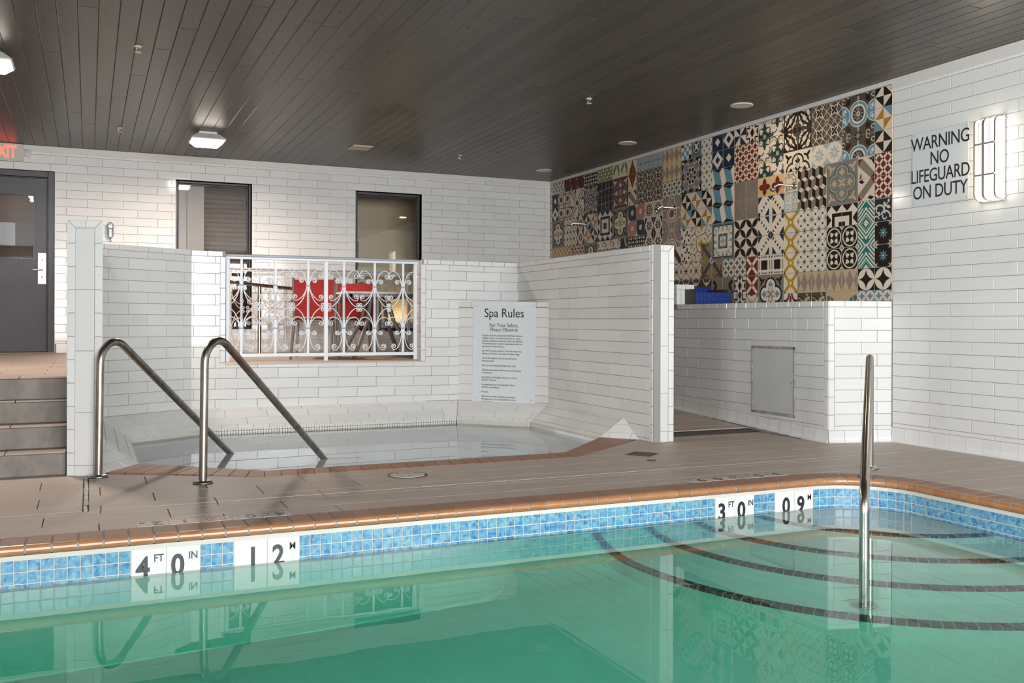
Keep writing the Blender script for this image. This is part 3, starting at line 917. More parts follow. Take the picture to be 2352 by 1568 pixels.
corner = arc2(4.40, 4.46, 0.452, 0, pi / 2, 8)
for i, (r, d) in enumerate(STEPS):
    a0 = math.asin((SCY - 4.912) / r); a1 = math.acos((SCX - 4.852) / r)
    arc = [(SCX - r * cos(a), SCY - r * sin(a)) for a in [a0 + (a1 - a0) * k / 36 for k in range(37)]]
    poly = arc + corner
    zt, zb = WZ - d, floor_z(2.5) - 0.05
    q = MB().prism(poly, zb, zt)
    stp = pl(q.build('step', M['plaster'], pool))
    # dark tiles along the nosing of the step
    al = (a1 - a0) * r; cnt = int(al / 0.0535)
    for k in range(cnt):
        b0 = a0 + (a1 - a0) * k / cnt + 0.0022 / r; b1 = a0 + (a1 - a0) * (k + 1) / cnt - 0.0022 / r
        t = MB()
        P = lambda a, rr, z: (SCX - rr * cos(a), SCY - rr * sin(a), z)
        ri, ro = r - 0.050, r + 0.004
        t.add([P(b0, ri, zt - .002), P(b1, ri, zt - .002), P(b1, ro, zt - .002), P(b0, ro, zt - .002),
               P(b0, ri, zt + .003), P(b1, ri, zt + .003), P(b1, ro, zt + .003), P(b0, ro, zt + .003), P(b0, ro, zt - .05), P(b1, ro, zt - .05)],
              [(4, 5, 6, 7), (0, 1, 5, 4), (1, 2, 6, 5), (3, 0, 4, 7), (7, 6, 9, 8)])
        me = t.mesh('edge_tile', M['step_tile'])
        o = bpy.data.objects.new('edge_tile', me); link(o, stp)

# waterline band -----------------------------------------------------------------
BT = -0.071
# pale grout bed of the band, 2.5 mm behind the tile faces
mb = MB(); ss = [-4.18] + [k * 0.1 for k in range(0, 44)] + [4.40 + 0.44 * pi / 2 * k / 10 for k in range(11)] + [S_END]
vs = []
for s in ss:
    (x, y), _ = pool_path(s, 0.004)
    vs += [(x, y, -0.05), (x, y, -0.26)]
mb.add(vs, [(2 * i, 2 * i + 1, 2 * i + 3, 2 * i + 2) for i in range(len(ss) - 1)])
pl(mb.build('band_grout', M['grout_light'], pool))
MARK = [(0.188, 0.507), (0.667, 0.996), (3.597, 3.900), (4.066, 4.384)]
spans = []
s = 0.188
while s > -1.2: spans.append((s - 0.0555, s)); s -= 0.0555
def fill(a, b):
    k = max(1, round((b - a) / 0.0555)); st_ = (b - a) / k
    for i in range(k): spans.append((a + i * st_, a + (i + 1) * st_))
fill(0.507, 0.667); fill(0.996, 3.597); fill(3.900, 4.066); fill(4.384, S_END)
btm = {}
cand = []
for a, b in spans:
    for k in range(3):
        z1 = BT - 0.0555 * k; z0 = z1 - 0.0555
        (x, y), nn = pool_path((a + b) / 2)
        d2 = x * x + y * y
        cand.append((k == 2, d2 if x < 4.84 else d2 + (0 if y > 3.55 else 100), a, b, z0, z1, x, y, nn))
cand.sort(key=lambda c: (c[0], c[1]))
rest = MB()
for i, (_, _, a, b, z0, z1, x, y, nn) in enumerate(cand):
    w = b - a - 0.005; h = z1 - z0 - 0.005
    U = (nn[1], -nn[0], 0)
    F = frame((x, y, (z0 + z1) / 2), U, (0, 0, 1))
    if i < 300:
        key = (round(w, 4), round(h, 4))
        me = btm.get(key)
        if me is None:
            q = MB(); slab(q, rect(-w / 2, -h / 2, w / 2, h / 2), 0.0005, 0.0015, base=-0.005); me = btm[key] = q.mesh('band_tile', M['pool_tile'])
        o = bpy.data.objects.new('band_tile', me); link(o, pool); o.matrix_local = F; pl(o)
    else:
        q = MB(); slab(q, rect(-w / 2, -h / 2, w / 2, h / 2), 0.0005, 0.0015, base=-0.005)
        rest.add([F @ Vector(v) for v in q.v], q.f)
o = pl(rest.build('submerged_band_tiles', M['pool_tile'], pool)); o['kind'] = 'stuff'

# depth markers on the wall
def wall_marker(a, b, big, small, bold=0.004):
    w = b - a - 0.004
    F = frame(((a + b) / 2, 4.90, BT - 0.077), (1, 0, 0), (0, 0, 1))
    q = MB(); slab(q, rect(-w / 2, -0.078, w / 2, 0.077), 0.001, 0.001, base=-0.006)
    o = pl(q.build('depth_marker', M['marker'], pool, F))
    N = Matrix.Translation((0, 0, 0.0014))
    off = -0.026 if small else 0.012
    text(big, 0.145, M['ink'], o, N @ Matrix.Translation((off, -0.018, 0)), sx=0.86, bold=0.0042)
    if small:
        text(small, 0.052, M['ink'], o, N @ Matrix.Translation((0.046, 0.028, 0)), sx=0.85, bold=0.0008)
m1 = (0.188 + 0.507) / 2
wall_marker(0.188, m1, '4', 'FT'); wall_marker(m1, 0.507, '0', 'IN')
m2 = (0.667 + 0.996) / 2
wall_marker(0.667, m2, '1', ''); wall_marker(m2, 0.996, '2', 'M')
m3 = (3.597 + 3.900) / 2
wall_marker(3.597, m3, '3', 'FT'); wall_marker(m3, 3.900, '0', 'IN')
m4 = (4.066 + 4.384) / 2
wall_marker(4.066, m4, '0', ''); wall_marker(m4, 4.384, '9', 'M')

# brick coping -----------------------------------------------------------------------
PROF = [(0.178, 0.0015), (0.010, 0.0015)] + [(-0.004 - 0.024 * sin(t), -0.0225 + 0.024 * cos(t)) for t in [pi * k / 8 for k in range(9)]] + [(0.02, -0.0475), (0.178, -0.0475)]
def extrude(mb, s0, s1, prof, segs):
    m = len(prof); vs = []
    for k in range(segs + 1):
        s = s0 + (s1 - s0) * k / segs
        for d, z in prof:
            (x, y), _ = pool_path(s, d); vs.append((x, y, z))
    top = {0, 1}
    for k in range(segs):
        for i in range(m):
            i2 = (i + 1) % m
            mi = 0 if i in (0, m - 1) else 1
            mb.add([vs[k * m + i], vs[k * m + i2], vs[(k + 1) * m + i2], vs[(k + 1) * m + i]], [(0, 1, 2, 3)], mi, 2 <= i <= m - 4)
    mb.add(vs[:m], [list(range(m))], 0); mb.add(vs[-m:], [list(range(m))[::-1]], 0)
prof_m = [(d + (0.0025 if d < 0.05 else 0), z - (0.003 if z > -0.02 else -0.002)) for d, z in PROF]
mb = MB(); extrude(mb, -4.18, 4.40, prof_m, 4); extrude(mb, 4.40, 4.40 + 0.44 * pi / 2, prof_m, 16); extrude(mb, 4.40 + 0.44 * pi / 2, S_END, prof_m, 2)
pl(mb.build('coping_mortar', M['mortar'], pool))
s = 0.068 - 0.1113 * 12
CB = {}
while s < S_END - 0.1:
    straight = s + 0.11 < 4.38 or s > 4.40 + 0.44 * pi / 2
    w = 0.1113 if straight else 0.082
    a, b = s + 0.005, s + w - 0.005
    q = MB(); extrude(q, a, b, PROF, 1 if straight else 3)
    o = pl(q.build('coping_brick', [M['terra_top'], M['terra_nose']], pool))
    s += w

# water -----------------------------------------------------------------------------
q = MB().prism(pool_poly(0.006), WZ - 1.75, WZ)
w = q.build('pool_water', M['water'])
tag(w, 'clear green swimming pool water lying still below the blue tile band', 'water', kind='stuff')

# ================================================================== SPA TUB
spa = tag(empty('spa_tub', (2.2, 8.0, 0)), 'white tiled spa pool with sloped ledge and terracotta brick rim', 'spa')
SINV = Matrix.Translation((-2.2, -8.0, 0))
def sp(o): o.matrix_parent_inverse = SINV; return o
WALLS = [(4.42, 7.38), (4.42, 8.933), (3.697, 9.70), (0.913, 9.70), (0.082, 9.15), (0.082, 7.36)]
LW = 0.25
def off_line(a, b, d):
    dx, dy = b[0] - a[0], b[1] - a[1]; l = sqrt(dx * dx + dy * dy)
    return (a[0] - dy / l * d, a[1] + dx / l * d), (b[0] - dy / l * d, b[1] + dx / l * d)
def isect(l1, l2):
    (x1, y1), (x2, y2) = l1; (x3, y3), (x4, y4) = l2
    d = (x1 - x2) * (y3 - y4) - (y1 - y2) * (x3 - x4)
    a = x1 * y2 - y1 * x2; b = x3 * y4 - y3 * x4
    return ((a * (x3 - x4) - (x1 - x2) * b) / d, (a * (y3 - y4) - (y1 - y2) * b) / d)
inner_l = [off_line(WALLS[i], WALLS[i + 1], LW) for i in range(5)]
LIP = [(4.42 - LW, 7.40)] + [isect(inner_l[i], inner_l[i + 1]) for i in range(4)] + [(0.082 + LW, 7.33)]
SLZ, SLIPZ = 0.172, -0.004
mbk = MB()
for i in range(5):
    (ax, ay), (bx, by) = WALLS[i], WALLS[i + 1]; (cx, cy), (dx, dy) = LIP[i], LIP[i + 1]
    # solid wedge under the tiles
    mbk.add([(ax, ay, SLZ - .005), (bx, by, SLZ - .005), (dx, dy, SLIPZ - .005), (cx, cy, SLIPZ - .005), (ax, ay, -.3), (bx, by, -.3), (dx, dy, -.3), (cx, cy, -.3)],
            [(0, 3, 2, 1), (3, 7, 6, 2), (0, 4, 7, 3), (1, 2, 6, 5)])
    A3 = Vector((ax, ay, SLZ)); B3 = Vector((bx, by, SLZ)); C3 = Vector((cx, cy, SLIPZ)); D3 = Vector((dx, dy, SLIPZ))
    # u runs along the lip, left to right as one looks at it from the water, v climbs to the wall
    U = (A3 - B3).normalized()
    O = D3
    V = (B3 - D3); V = (V - U * V.dot(U)); hl = V.length; V.normalize()
    Nn = U.cross(V)
    F = frame(O - Nn * 0.004, U, V)
    loc = lambda P: ((P - O).dot(U), (P - O).dot(V))
    reg = [loc(D3), loc(C3), loc(A3), loc(B3)]
    rws = [(0.0, 0.052, reg[0][0] + 0.03, 0.152), (0.052, 0.1555, reg[3][0] + 0.1, L16), (0.1555, 0.259, reg[3][0] - 0.1, L16), (0.259, 0.32, reg[3][0] + 0.25, L16)]
    rg = inset(reg, 0.0018)
    n0 = len(COL.objects)
    tiles(spa, F, rg, rws, M['tile'], name='ledge_tile')
for o in spa.children:
    if o.name.startswith('ledge_tile'): sp(o)
sp(mbk.build('ledge', M['grout'], spa))
# tiled ends of the ledge beside the bricks
for T, W_, B_ in (((4.42 - LW, 7.405, 0.0), (4.42, 7.385, SLZ), (4.42, 7.12, 0.0)), ((0.082 + LW, 7.325, 0.0), (0.082, 7.37, SLZ), (0.082, 6.94, 0.0))):
    T, W_, B_ = Vector(T), Vector(W_), Vector(B_)
    flip = T.x > 2
    U = (T - B_).normalized() if not flip else (B_ - T).normalized()
    V = (W_ - B_); V = (V - U * V.dot(U)).normalized()
    O = B_ if not flip else T
    F = frame(O, U, V)
    loc = lambda P: ((P - O).dot(U), (P - O).dot(V))
    tri = [loc(B_), loc(T), loc(W_)]
    if area2(tri) < 0: tri = tri[::-1]
    n1 = set(spa.children)
    hh = max(p[1] for p in tri)
    tiles(spa, F, inset(tri, 0.002), [(0, hh * 0.27, 0.09, 0.20), (hh * 0.27, hh * 0.66, -0.3, 2), (hh * 0.66, hh, -0.3, 2)], M['tile'], name='end_tile', thick=0.003)
    for o in set(spa.children) - n1: sp(o)
    q = MB().add([T, W_, B_, (B_.x, T.y, -0.2)], [(0, 2, 1) if not flip else (0, 1, 2), (0, 1, 3), (1, 2, 3)])
    sp(q.build('ledge_end', M['grout'], spa))
# mosaic band at the waterline
mos = MB()
for i in range(5):
    a = Vector((*LIP[i], 0)); b = Vector((*LIP[i + 1], 0)); U = (a - b); ln = U.length; U.normalize()
    F = frame(b, U, (0, 0, 1))
    k = 0
    while k * 0.0262 < ln - 0.02:
        for r in range(4):
            q = MB(); slab(q, rect(k * 0.0262 + .0015, SLIPZ - 0.0262 * (r + 1) + .0015, (k + 1) * 0.0262 - .0015, SLIPZ - 0.0262 * r - .0015), 0.002, 0.0006)
            mos.add([F @ Vector(v) for v in q.v], q.f)
        k += 1
o = sp(mos.build('mosaic_band', M['mosaic'], spa)); o['kind'] = 'stuff'
mb = MB()
SPB = [(0.36, 7.30), (1.115, 6.672), (3.44, 6.675), (4.165, 7.42)] + LIP[:0]
BAS = [(0.332, 7.31), (1.10, 6.70), (3.43, 6.70), (4.165, 7.40)] + [LIP[1], LIP[2], LIP[3], LIP[4]]
n = len(BAS)
mb.add([(x, y, -0.02) for x, y in BAS] + [(x, y, -1.05) for x, y in BAS],
       [(i, (i + 1) % n, n + (i + 1) % n, n + i) for i in range(n)] + [[n + i for i in range(n)]])
sp(mb.build('basin', M['spa_plaster'], spa))
# underwater bench
mb = MB()
ins_ = inset(BAS, 0.42)
mb.add([(x, y, -0.50) for x, y in BAS] + [(x, y, -0.50) for x, y in ins_] + [(x, y, -1.05) for x, y in ins_],
       [(i, (i + 1) % n, n + (i + 1) % n, n + i) for i in range(n)] + [(n + i, n + (i + 1) % n, 2 * n + (i + 1) % n, 2 * n + i) for i in range(n)])
sp(mb.build('bench', M['spa_plaster'], spa))
q = MB().prism(inset(BAS, -0.004), -1.4, -0.05)
w = q.build('spa_water', M['spa_water'])
tag(w, 'still pale water filling the white tiled spa behind the brick rim', 'water', kind='stuff')
# brick rim
RI = [(0.352, 7.318), (1.113, 6.652), (3.442, 6.655), (4.18, 7.405)]
RO = [(0.12, 7.02), (1.065, 6.392), (3.395, 6.377), (4.37, 7.14)]
bk = MB()
for i in range(3):
    a0, a1, b0, b1 = [Vector((*p, 0)) for p in (RI[i], RI[i + 1], RO[i], RO[i + 1])]
    ln = (a1 - a0).length; cnt = round(ln / 0.111)
    bk.add([a0 + Vector((0, 0, -.002)), a1 + Vector((0, 0, -.002)), b1 + Vector((0, 0, -.002)), b0 + Vector((0, 0, -.002)),
            a0 + Vector((0, 0, -.1)), a1 + Vector((0, 0, -.1))], [(0, 1, 2, 3)[::-1], (0, 4, 5, 1)[::-1]])
    for k in range(cnt):
        t0, t1 = (k + 0.03) / cnt, (k + 0.97) / cnt
        p = a0.lerp(a1, t0); q_ = a0.lerp(a1, t1); r_ = b0.lerp(b1, t1); s_ = b0.lerp(b1, t0)
        n1 = (p - s_).normalized() * 0.012; n2 = (q_ - r_).normalized() * 0.012
        Z = lambda v, z: (v.x, v.y, z)
        vs = [Z(s_, .003), Z(r_, .003), Z(q_ - n2 * 0.6, .003), Z(p - n1 * 0.6, .003), Z(q_, -.004), Z(p, -.004), Z(q_ + n2 * .3, -.022), Z(p + n1 * .3, -.022),
              Z(q_, -.045), Z(p, -.045), Z(s_, -.02), Z(r_, -.02)]
        t = MB().add(vs, [(0, 1, 2, 3), (3, 2, 4, 5), (5, 4, 6, 7), (7, 6, 8, 9), (0, 3, 5, 7, 9, 10), (1, 11, 8, 6, 4, 2), (0, 10, 11, 1)])
        sp(t.build('rim_brick', M['terra_spa'], spa))
sp(bk.build('rim_mortar', M['mortar'], spa))

# ================================================================== PATTERNED TILE MURAL
C_ = dict(cream=(.70, .575, .455), black=(.014, .010, .008), blue=(.125, .265, .345), ochre=(.40, .19, .022), navy=(.014, .028, .055),
          teal=(.012, .150, .135), red=(.165, .020, .014), taupe=(.225, .185, .145), grey=(.20, .185, .175), yellow=(.46, .275, .02),
          brown=(.085, .062, .042), olive=(.22, .23, .05), pink=(.44, .19, .13), lblue=(.33, .42, .42), beige=(.52, .39, .24), sage=(.33, .37, .27),
          dgreen=(.028, .048, .050), lilac=(.30, .22, .185), orange=(.28, .075, .018), slate=(.11, .165, .19), maroon=(.13, .045, .042),
          green=(.13, .20, .06), sand=(.64, .46, .22), white=(.74, .635, .53), dteal=(.075, .13, .135))
def Rr(c, x0, y0, x1, y1): return (c, [(x0, y0), (x1, y0), (x1, y1), (x0, y1)])
def Pp(c, *p): return (c, list(p))
def Ci(c, x, y, r, n=18, ry=None): return (c, [(x + r * cos(2 * pi * k / n), y + (ry or r) * sin(2 * pi * k / n)) for k in range(n)])
def Di(c, x, y, a, b=None): b = b or a; return (c, [(x - a, y), (x, y - b), (x + a, y), (x, y + b)])
def Ba(c, x0, y0, x1, y1, w):
    dx, dy = x1 - x0, y1 - y0; l = sqrt(dx * dx + dy * dy); nx, ny = -dy / l * w / 2, dx / l * w / 2
    return (c, [(x0 + nx, y0 + ny), (x0 - nx, y0 - ny), (x1 - nx, y1 - ny), (x1 + nx, y1 + ny)])
def Pe(c, x, y, ang, ln, w, n=7, tail=0.0):
    """a leaf that starts at x,y and points along ang"""
    ca, sa = cos(ang), sin(ang); up = []; dn = []
    for k in range(n + 1):
        t = k / n; h = w / 2 * sin(pi * t) ** (0.8)
        up.append((t * ln, h)); dn.append((t * ln, -h))
    pts = up + dn[::-1][1:-1]
    return (c, [(x + a * ca - b * sa, y + a * sa + b * ca) for a, b in pts])
def Ar(c, x, y, r, w, a0, a1, n=10):
    o = [(x + (r + w / 2) * cos(a0 + (a1 - a0) * k / n), y + (r + w / 2) * sin(a0 + (a1 - a0) * k / n)) for k in range(n + 1)]
    i = [(x + (r - w / 2) * cos(a0 + (a1 - a0) * k / n), y + (r - w / 2) * sin(a0 + (a1 - a0) * k / n)) for k in range(n + 1)]
    return (c, o + i[::-1])
def St(c, x, y, r0, r1, k, ph=0.0): return (c, [(x + (r0 if i % 2 == 0 else r1) * cos(ph + pi * i / k), y + (r0 if i % 2 == 0 else r1) * sin(ph + pi * i / k)) for i in range(2 * k)])
def bg(c, w=1, h=1): return [Rr(c, 0, 0, w, h)]
def shift(L, dx, dy, s=1.0): return [(c, [(x * s + dx, y * s + dy) for x, y in p]) for c, p in L]
def grid(fn, k=2):
    L = []
    for i in range(k):
        for j in range(k): L += shift(fn, i / k, j / k, 1 / k)
    return L

def kiteA():
    return bg('cream') + [Pp('blue', (.5, 1), (1, .5), (1, 1)), Pp('ochre', (.5, 1), (0, .5), (.5, .5)), Pp('ochre', (.5, .5), (.5, 0), (1, .5)), Pp('blue', (0, .5), (0, 0), (.5, 0))]
def kiteB():
    return bg('cream') + [Pp('black', (.5, 1), (0, 1), (0, .5)), Pp('black', (.5, 1), (.5, .5), (1, .5)), Pp('black', (0, .5), (.5, 0), (.5, .5)), Pp('black', (1, .5), (.5, 0), (1, 0))]
def kites():      # 2 x 2
    L = []
    for i in range(2):
        for j in range(2): L += shift((kiteA if (i + j) % 2 == 0 else kiteB)(), i, j)
    return L
def lattice(bgc, band, dot, k=2, w=.11, d=.062):
    L = bg(bgc)
    for i in range(-k, 2 * k + 1):
        t = (i + .5) / k
        L += [Ba(band, t - 1, -.5 + .5 - 1 + 1, t, 1, w), Ba(band, t, 0, t - 1, 1, w)]
    L = [L[0]] + [q for q in L[1:]]
    for i in range(2 * k + 1):
        for j in range(2 * k + 1):
            if (i + j) % 2 == 1: L.append(Di(dot, i / (2 * k), j / (2 * k), d))
    return L
def lat_red(): return lattice('red', 'cream', 'black')
def lat_teal(): return lattice('dteal', 'cream', 'brown', 2, .13)
def lat_yellow(): return lattice('sand', 'brown', 'black', 2, .05, .05)
def lat_green(): return lattice('cream', 'green', 'sage', 2, .17, .09)
def lat_blue(): return lattice('blue', 'cream', 'navy', 2, .05, .05) + [q for i in (0, 1) for j in (0, 1) for q in (Ci('cream', .25 + .5 * i, .25 + .5 * j, .10, 10), Ci('slate', .25 + .5 * i, .25 + .5 * j, .055, 8))]
def scroll_navy():
    L = bg('navy')
    L += [Ar('cream', .28, .42, .30, .08, -.3, 2.6), Ar('cream', .62, .16, .28, .08, -.1, 2.7), Ar('cream', .2, .5, .12, .06, 2, 5.5), Ar('cream', .58, .2, .12, .06, 2.5, 6.0), Ar('cream', .1, .1, .14, .06, 0, 3.6)]
    L += [Ba('cream', .48, .5, .86, .9, .04), Pe('cream', .62, .62, 1.9, .26, .15), Pe('cream', .66, .66, -.35, .28, .15), Pe('cream', .78, .8, 1.2, .18, .13), Pe('cream', .2, .36, -.8, .16, .12)]
    return L
def gear():
    L = bg('brown')
    L[0] = Rr('black', 0, 0, 1, 1)
    def g(c, x, y, r=.15):
        q = [Ci(c, x, y, r, 14), Ci('black', x, y, r * .62, 12), Ci('white', x, y, r * .34, 10)]
        for k in range(8):
            a = pi / 4 * k; q += [Ba(c, x + cos(a) * r * .8, y + sin(a) * r * .8, x + cos(a) * r * 1.35, y + sin(a) * r * 1.35, r * .22), Ci(c, x + cos(a) * r * 1.42, y + sin(a) * r * 1.42, r * .2, 8)]
        return q
    L += g('blue', .5, .5)
    for x in (0, 1):
        for y in (0, 1): L += g('white', x, y, .14)
    return L
def leafs(ground, leaf):
    L = bg(ground)
    s = .5 * sqrt(2)
    for x, y, a in ((0, .5, pi / 4), (.5, 1, -pi / 4), (1, .5, 5 * pi / 4), (.5, 0, 3 * pi / 4)):
        L.append(Pe(leaf, x, y, a, s, .30, 10))
    return L
def leaf_bw(): return leafs('black', 'white')
def leaf_wb():
    L = bg('cream'); s = .5 * sqrt(2)
    for x, y, a in ((0, 0, pi / 4), (.5, .5, pi / 4), (1, 0, 3 * pi / 4), (.5, .5, 3 * pi / 4)): L.append(Pe('black', x, y, a, s, .30, 10))
    return L
def leaf_blue(): return grid(leafs('blue', 'cream'), 2)
def leaf_dblue(): return grid(leafs('dteal', 'white'), 2)
def chev():       # 1 x 2
    L = bg('cream', 1, 2)
    L += [Pp('taupe', (0, 1.62), (.28, 1.92), (1, 1.2), (1, .78), (.76, 1.0)), Pp('taupe', (.76, 1.0), (1, .78), (.28, .08), (0, .3)), Pp('red', (0, 1.62), (0, 1.92), (.28, 1.92)),
          Pp('red', (.76, 1.0), (1, 1.25), (1, .72)), Pp('red', (0, .3), (0, 0), (.26, .05)), Pp('black', (.02, .9), (.22, .78), (.4, .84), (.22, .98)), Pp('brown', (.05, .98), (.18, 1.3), (.22, 1.08)),
          Pp('taupe', (.05, .95), (.4, 1.1), (.22, .98)), Pp('brown', (.6, 1.9), (.82, 1.78), (1, 1.98)), Pp('black', (.82, 1.78), (.98, 1.55), (1, 1.95)), Pp('black', (.58, .1), (.8, .02), (.98, .12), (.72, .22))]
    return L
def teal_diamonds():  # 1 x 2
    L = [Rr('teal', 0, 0, 1, 2)]
    for k in range(9):
        s = 1.9 - .2 * k
        L.append(Di('white', .5, 1, s, s)); L.append(Di('teal', .5, 1, s - .1, s - .1))
    L += [Di('white', .5, 1, .33), Di('teal', .5, 1, .3), Di('white', .5, 1, .16)]
    L += [Pp('white', (.5, 0), (.42, 0), (.5, .1), (.58, 0)), Pp('teal', (.5, .1), (.3, .3), (.5, .5), (.7, .3)), Pp('white', (.5, .26), (.4, .36), (.5, .46), (.6, .36)),
          Pp('teal', (.5, 1.9), (.3, 1.7), (.5, 1.5), (.7, 1.7)), Pp('white', (.5, 1.74), (.4, 1.64), (.5, 1.54), (.6, 1.64))]
    return L
def quatre(ground, rim, rim2, inside, leaf, cornerleaf, centre):   # 2 x 2
    L = bg(ground, 2, 2)
    P = [(1 + .43 * dx, 1 + .43 * dy) for dx, dy in ((1, 0), (-1, 0), (0, 1), (0, -1))]
    for c, r in ((rim2, .45), (rim, .41), (inside, .345)): L += [Ci(c, x, y, r, 22) for x, y in P] + [Rr(c, 1 - r, 1 - r, 1 + r, 1 + r)] * (1 if c == inside else 0)
    for k in range(4):
        a = pi / 2 * k; ca, sa = cos(a), sin(a)
        x, y = 1 + .32 * ca, 1 + .32 * sa
        L += [Pe(leaf, x, y, a, .38, .17), Pe(leaf, x + .05 * ca, y + .05 * sa, a + .75, .26, .10), Pe(leaf, x + .05 * ca, y + .05 * sa, a - .75, .26, .10)]
        b = a + pi / 4
        L += [Ar(rim, 1 + .26 * cos(b) * 1.2, 1 + .26 * sin(b) * 1.2, .13, .035, b + pi - 1.9, b + pi + 1.9, 8), Pe(centre, 1, 1, b, .26, .12)]
        X, Y = 1 + 1.3 * cos(b), 1 + 1.3 * sin(b)
        L += [Pe(cornerleaf, X, Y, b + pi, .46, .15), Pe(cornerleaf, 1 + .98 * cos(b), 1 + .98 * sin(b), b + pi / 2 + .5, .3, .12), Pe(cornerleaf, 1 + .98 * cos(b), 1 + .98 * sin(b), b - pi / 2 - .5, .3, .12)]
    L += [Ci(centre, 1, 1, .10, 12)]
    return L
def q_beige(): return quatre('grey', 'sage', 'dgreen', 'grey', 'beige', 'beige', 'beige')
def q_white(): return quatre('white', 'dgreen', 'black', 'white', 'black', 'black', 'black')
def q_taupe(): return quatre('taupe', 'lilac', 'grey', 'taupe', 'lilac', 'grey', 'lilac')
def q_fleur(): return quatre('taupe', 'black', 'black', 'white', 'blue', 'black', 'lilac')
def q_yellow(): return quatre('taupe', 'black', 'black', 'white', 'yellow', 'black', 'yellow')
def q_pinkish(): return quatre('taupe', 'black', 'black', 'white', 'slate', 'brown', 'pink')
def q_maroon(): return quatre('maroon', 'lilac', 'black', 'maroon', 'cream', 'cream', 'lilac')
def frame_sq():   # 2 x 2
    L = bg('black', 2, 2)
    for k in range(3):
        t = .33 + k * .67
        L += [Pp('white', (t - .33, .32), (t, 0), (t + .33, .32), (t, .5)), Pp('white', (t - .33, 1.68), (t, 2), (t + .33, 1.68), (t, 1.5)),
              Pp('white', (.32, t - .33), (0, t), (.32, t + .33), (.5, t)), Pp('white', (1.68, t - .33), (2, t), (1.68, t + .33), (1.5, t))]
    L += [Rr('white', .30, .30, 1.70, 1.70), Rr('black', .36, .36, 1.64, 1.64), Rr('white', .54, .54, 1.46, 1.46), Rr('black', .8, .8, 1.2, 1.2)]
    return L
def scroll_rings():   # 1 x 1, quarter rings meeting at the corners
    L = bg('black')
    for x in (0, 1):
        for y in (0, 1): L.append(Ar('white', x, y, .40, .05, 0, 2 * pi, 20))
    for k in range(4):
        b = pi / 4 + pi / 2 * k; x, y = .5 + .36 * cos(b), .5 + .36 * sin(b)
        L += [Pe('white', x, y, b, .24, .14), Pe('olive', x, y, b + pi, .12, .08), Pe('white', x + .06 * cos(b), y + .06 * sin(b), b + 1.0, .16, .09), Pe('white', x + .06 * cos(b), y + .06 * sin(b), b - 1.0, .16, .09)]
    L += [Di('white', .5, .5, .17), St('olive', .5, .5, .12, .05, 4)]
    return L
def scroll_rings2():   # ring centred on the tile corner with star clusters mid edge
    L = bg('black')
    L += [Ar('white', .5, .5, .44, .06, 0, 2 * pi, 24)]
    for k in range(4):
        b = pi / 4 + pi / 2 * k; x, y = .5 + .12 * cos(b), .5 + .12 * sin(b)
        L += [Pe('white', x, y, b, .26, .15), Pe('white', x, y, b + .9, .16, .08), Pe('white', x, y, b - .9, .16, .08)]
        X, Y = .5 + .707 * cos(b), .5 + .707 * sin(b)
        L += [Di('white', X, Y, .16), St('olive', X, Y, .12, .05, 4), Pe('olive', .5 + .40 * cos(b), .5 + .40 * sin(b), b + pi, .12, .09)]
    return L
def harlequin(a='lilac', b='beige'):
    L = bg(b)
    for i in range(3):
        for j in range(3):
            if (i + j) % 2 == 0: L.append(Di(a, i * .5, j * .5, .25, .5))
    for i in (0, 1): 
        pass
    return [Rr(b, 0, 0, 1, 1)] + [Di(a, x, y, .25, .5) for x, y in ((0, .5), (.5, .5), (1, .5))] + [q for x in (.25, .75) for q in (Di(a, x, 0, .0001, .0001),)]
def harl_dark(): return harlequin('lilac', 'beige')
def harl_light(): return harlequin('lilac', 'sand')
def arcs_b():    # 2 x 1 (top part seen)
    L = bg('beige', 2, 2)
    L += [Ci('dteal', 1, .85, .62, 24), Ci('beige', 1, .85, .48, 22), Pe('dteal', 1, 1.0, pi / 2, .32, .16)]
    for s in (-1, 1):
        L += [Pe('dteal', 1 + s * .5, 1.3, pi / 2 - s * .35, .5, .2), Pe('dteal', 1 + s * .8, 1.45, pi / 2 - s * .3, .4, .18), Pe('dteal', 1 + s * .75, 1.2, pi / 2 + s * .4, .5, .17), Ci('dteal', 1 + s * .83, 1.72, .1, 10)]
    return L
def scroll_brown():
    L = bg('brown')
    L += [Ar('sage', 0, .35, .42, .05, -1.2, 1.5), Ar('black', 0, .35, .5, .04, -1.2, 1.5), Pe('beige', .5, .4, 1.0, .4, .2), Pe('beige', .5, .45, 2.4, .32, .14), Pe('beige', .62, .7, .3, .3, .14), Ar('beige', .7, .55, .2, .05, 0, 3.5), Pe('sage', .78, .85, 2.6, .22, .1)]
    return L
def floral_brown():
    L = bg('brown')
    L += [Ba('white', 0, 0, 1, 1, .03), Ba('white', 0, 1, 1, 0, .03), Ba('white', .5, 0, 1, .5, .03), Ba('white', 0, .5, .5, 1, .03), Ba('white', .5, 0, 0, .5, .03), Ba('white', 1, .5, .5, 1, .03)]
    L += [Ci('brown', .5, .5, .28, 8)]
    for k in range(4): L += [Pe('white', .5, .5, pi / 4 + pi / 2 * k, .32, .22), ]
    for k in range(4): L += [Pe('black', .5, .5, pi / 4 + pi / 2 * k, .25, .14)]
    L += [Di('white', 0, 0, .16), Di('navy', 0, 0, .12), Di('white', 1, 1, .16), Di('navy', 1, 1, .12), Di('white', 1, 0, .10), Di('brown', 1, 0, .07), Di('white', 0, 1, .10), Di('brown', 0, 1, .07)]
    for x, y in ((.25, .25), (.75, .25), (.25, .75), (.75, .75)): L.append(Di('white', x, y, .05))
    return L
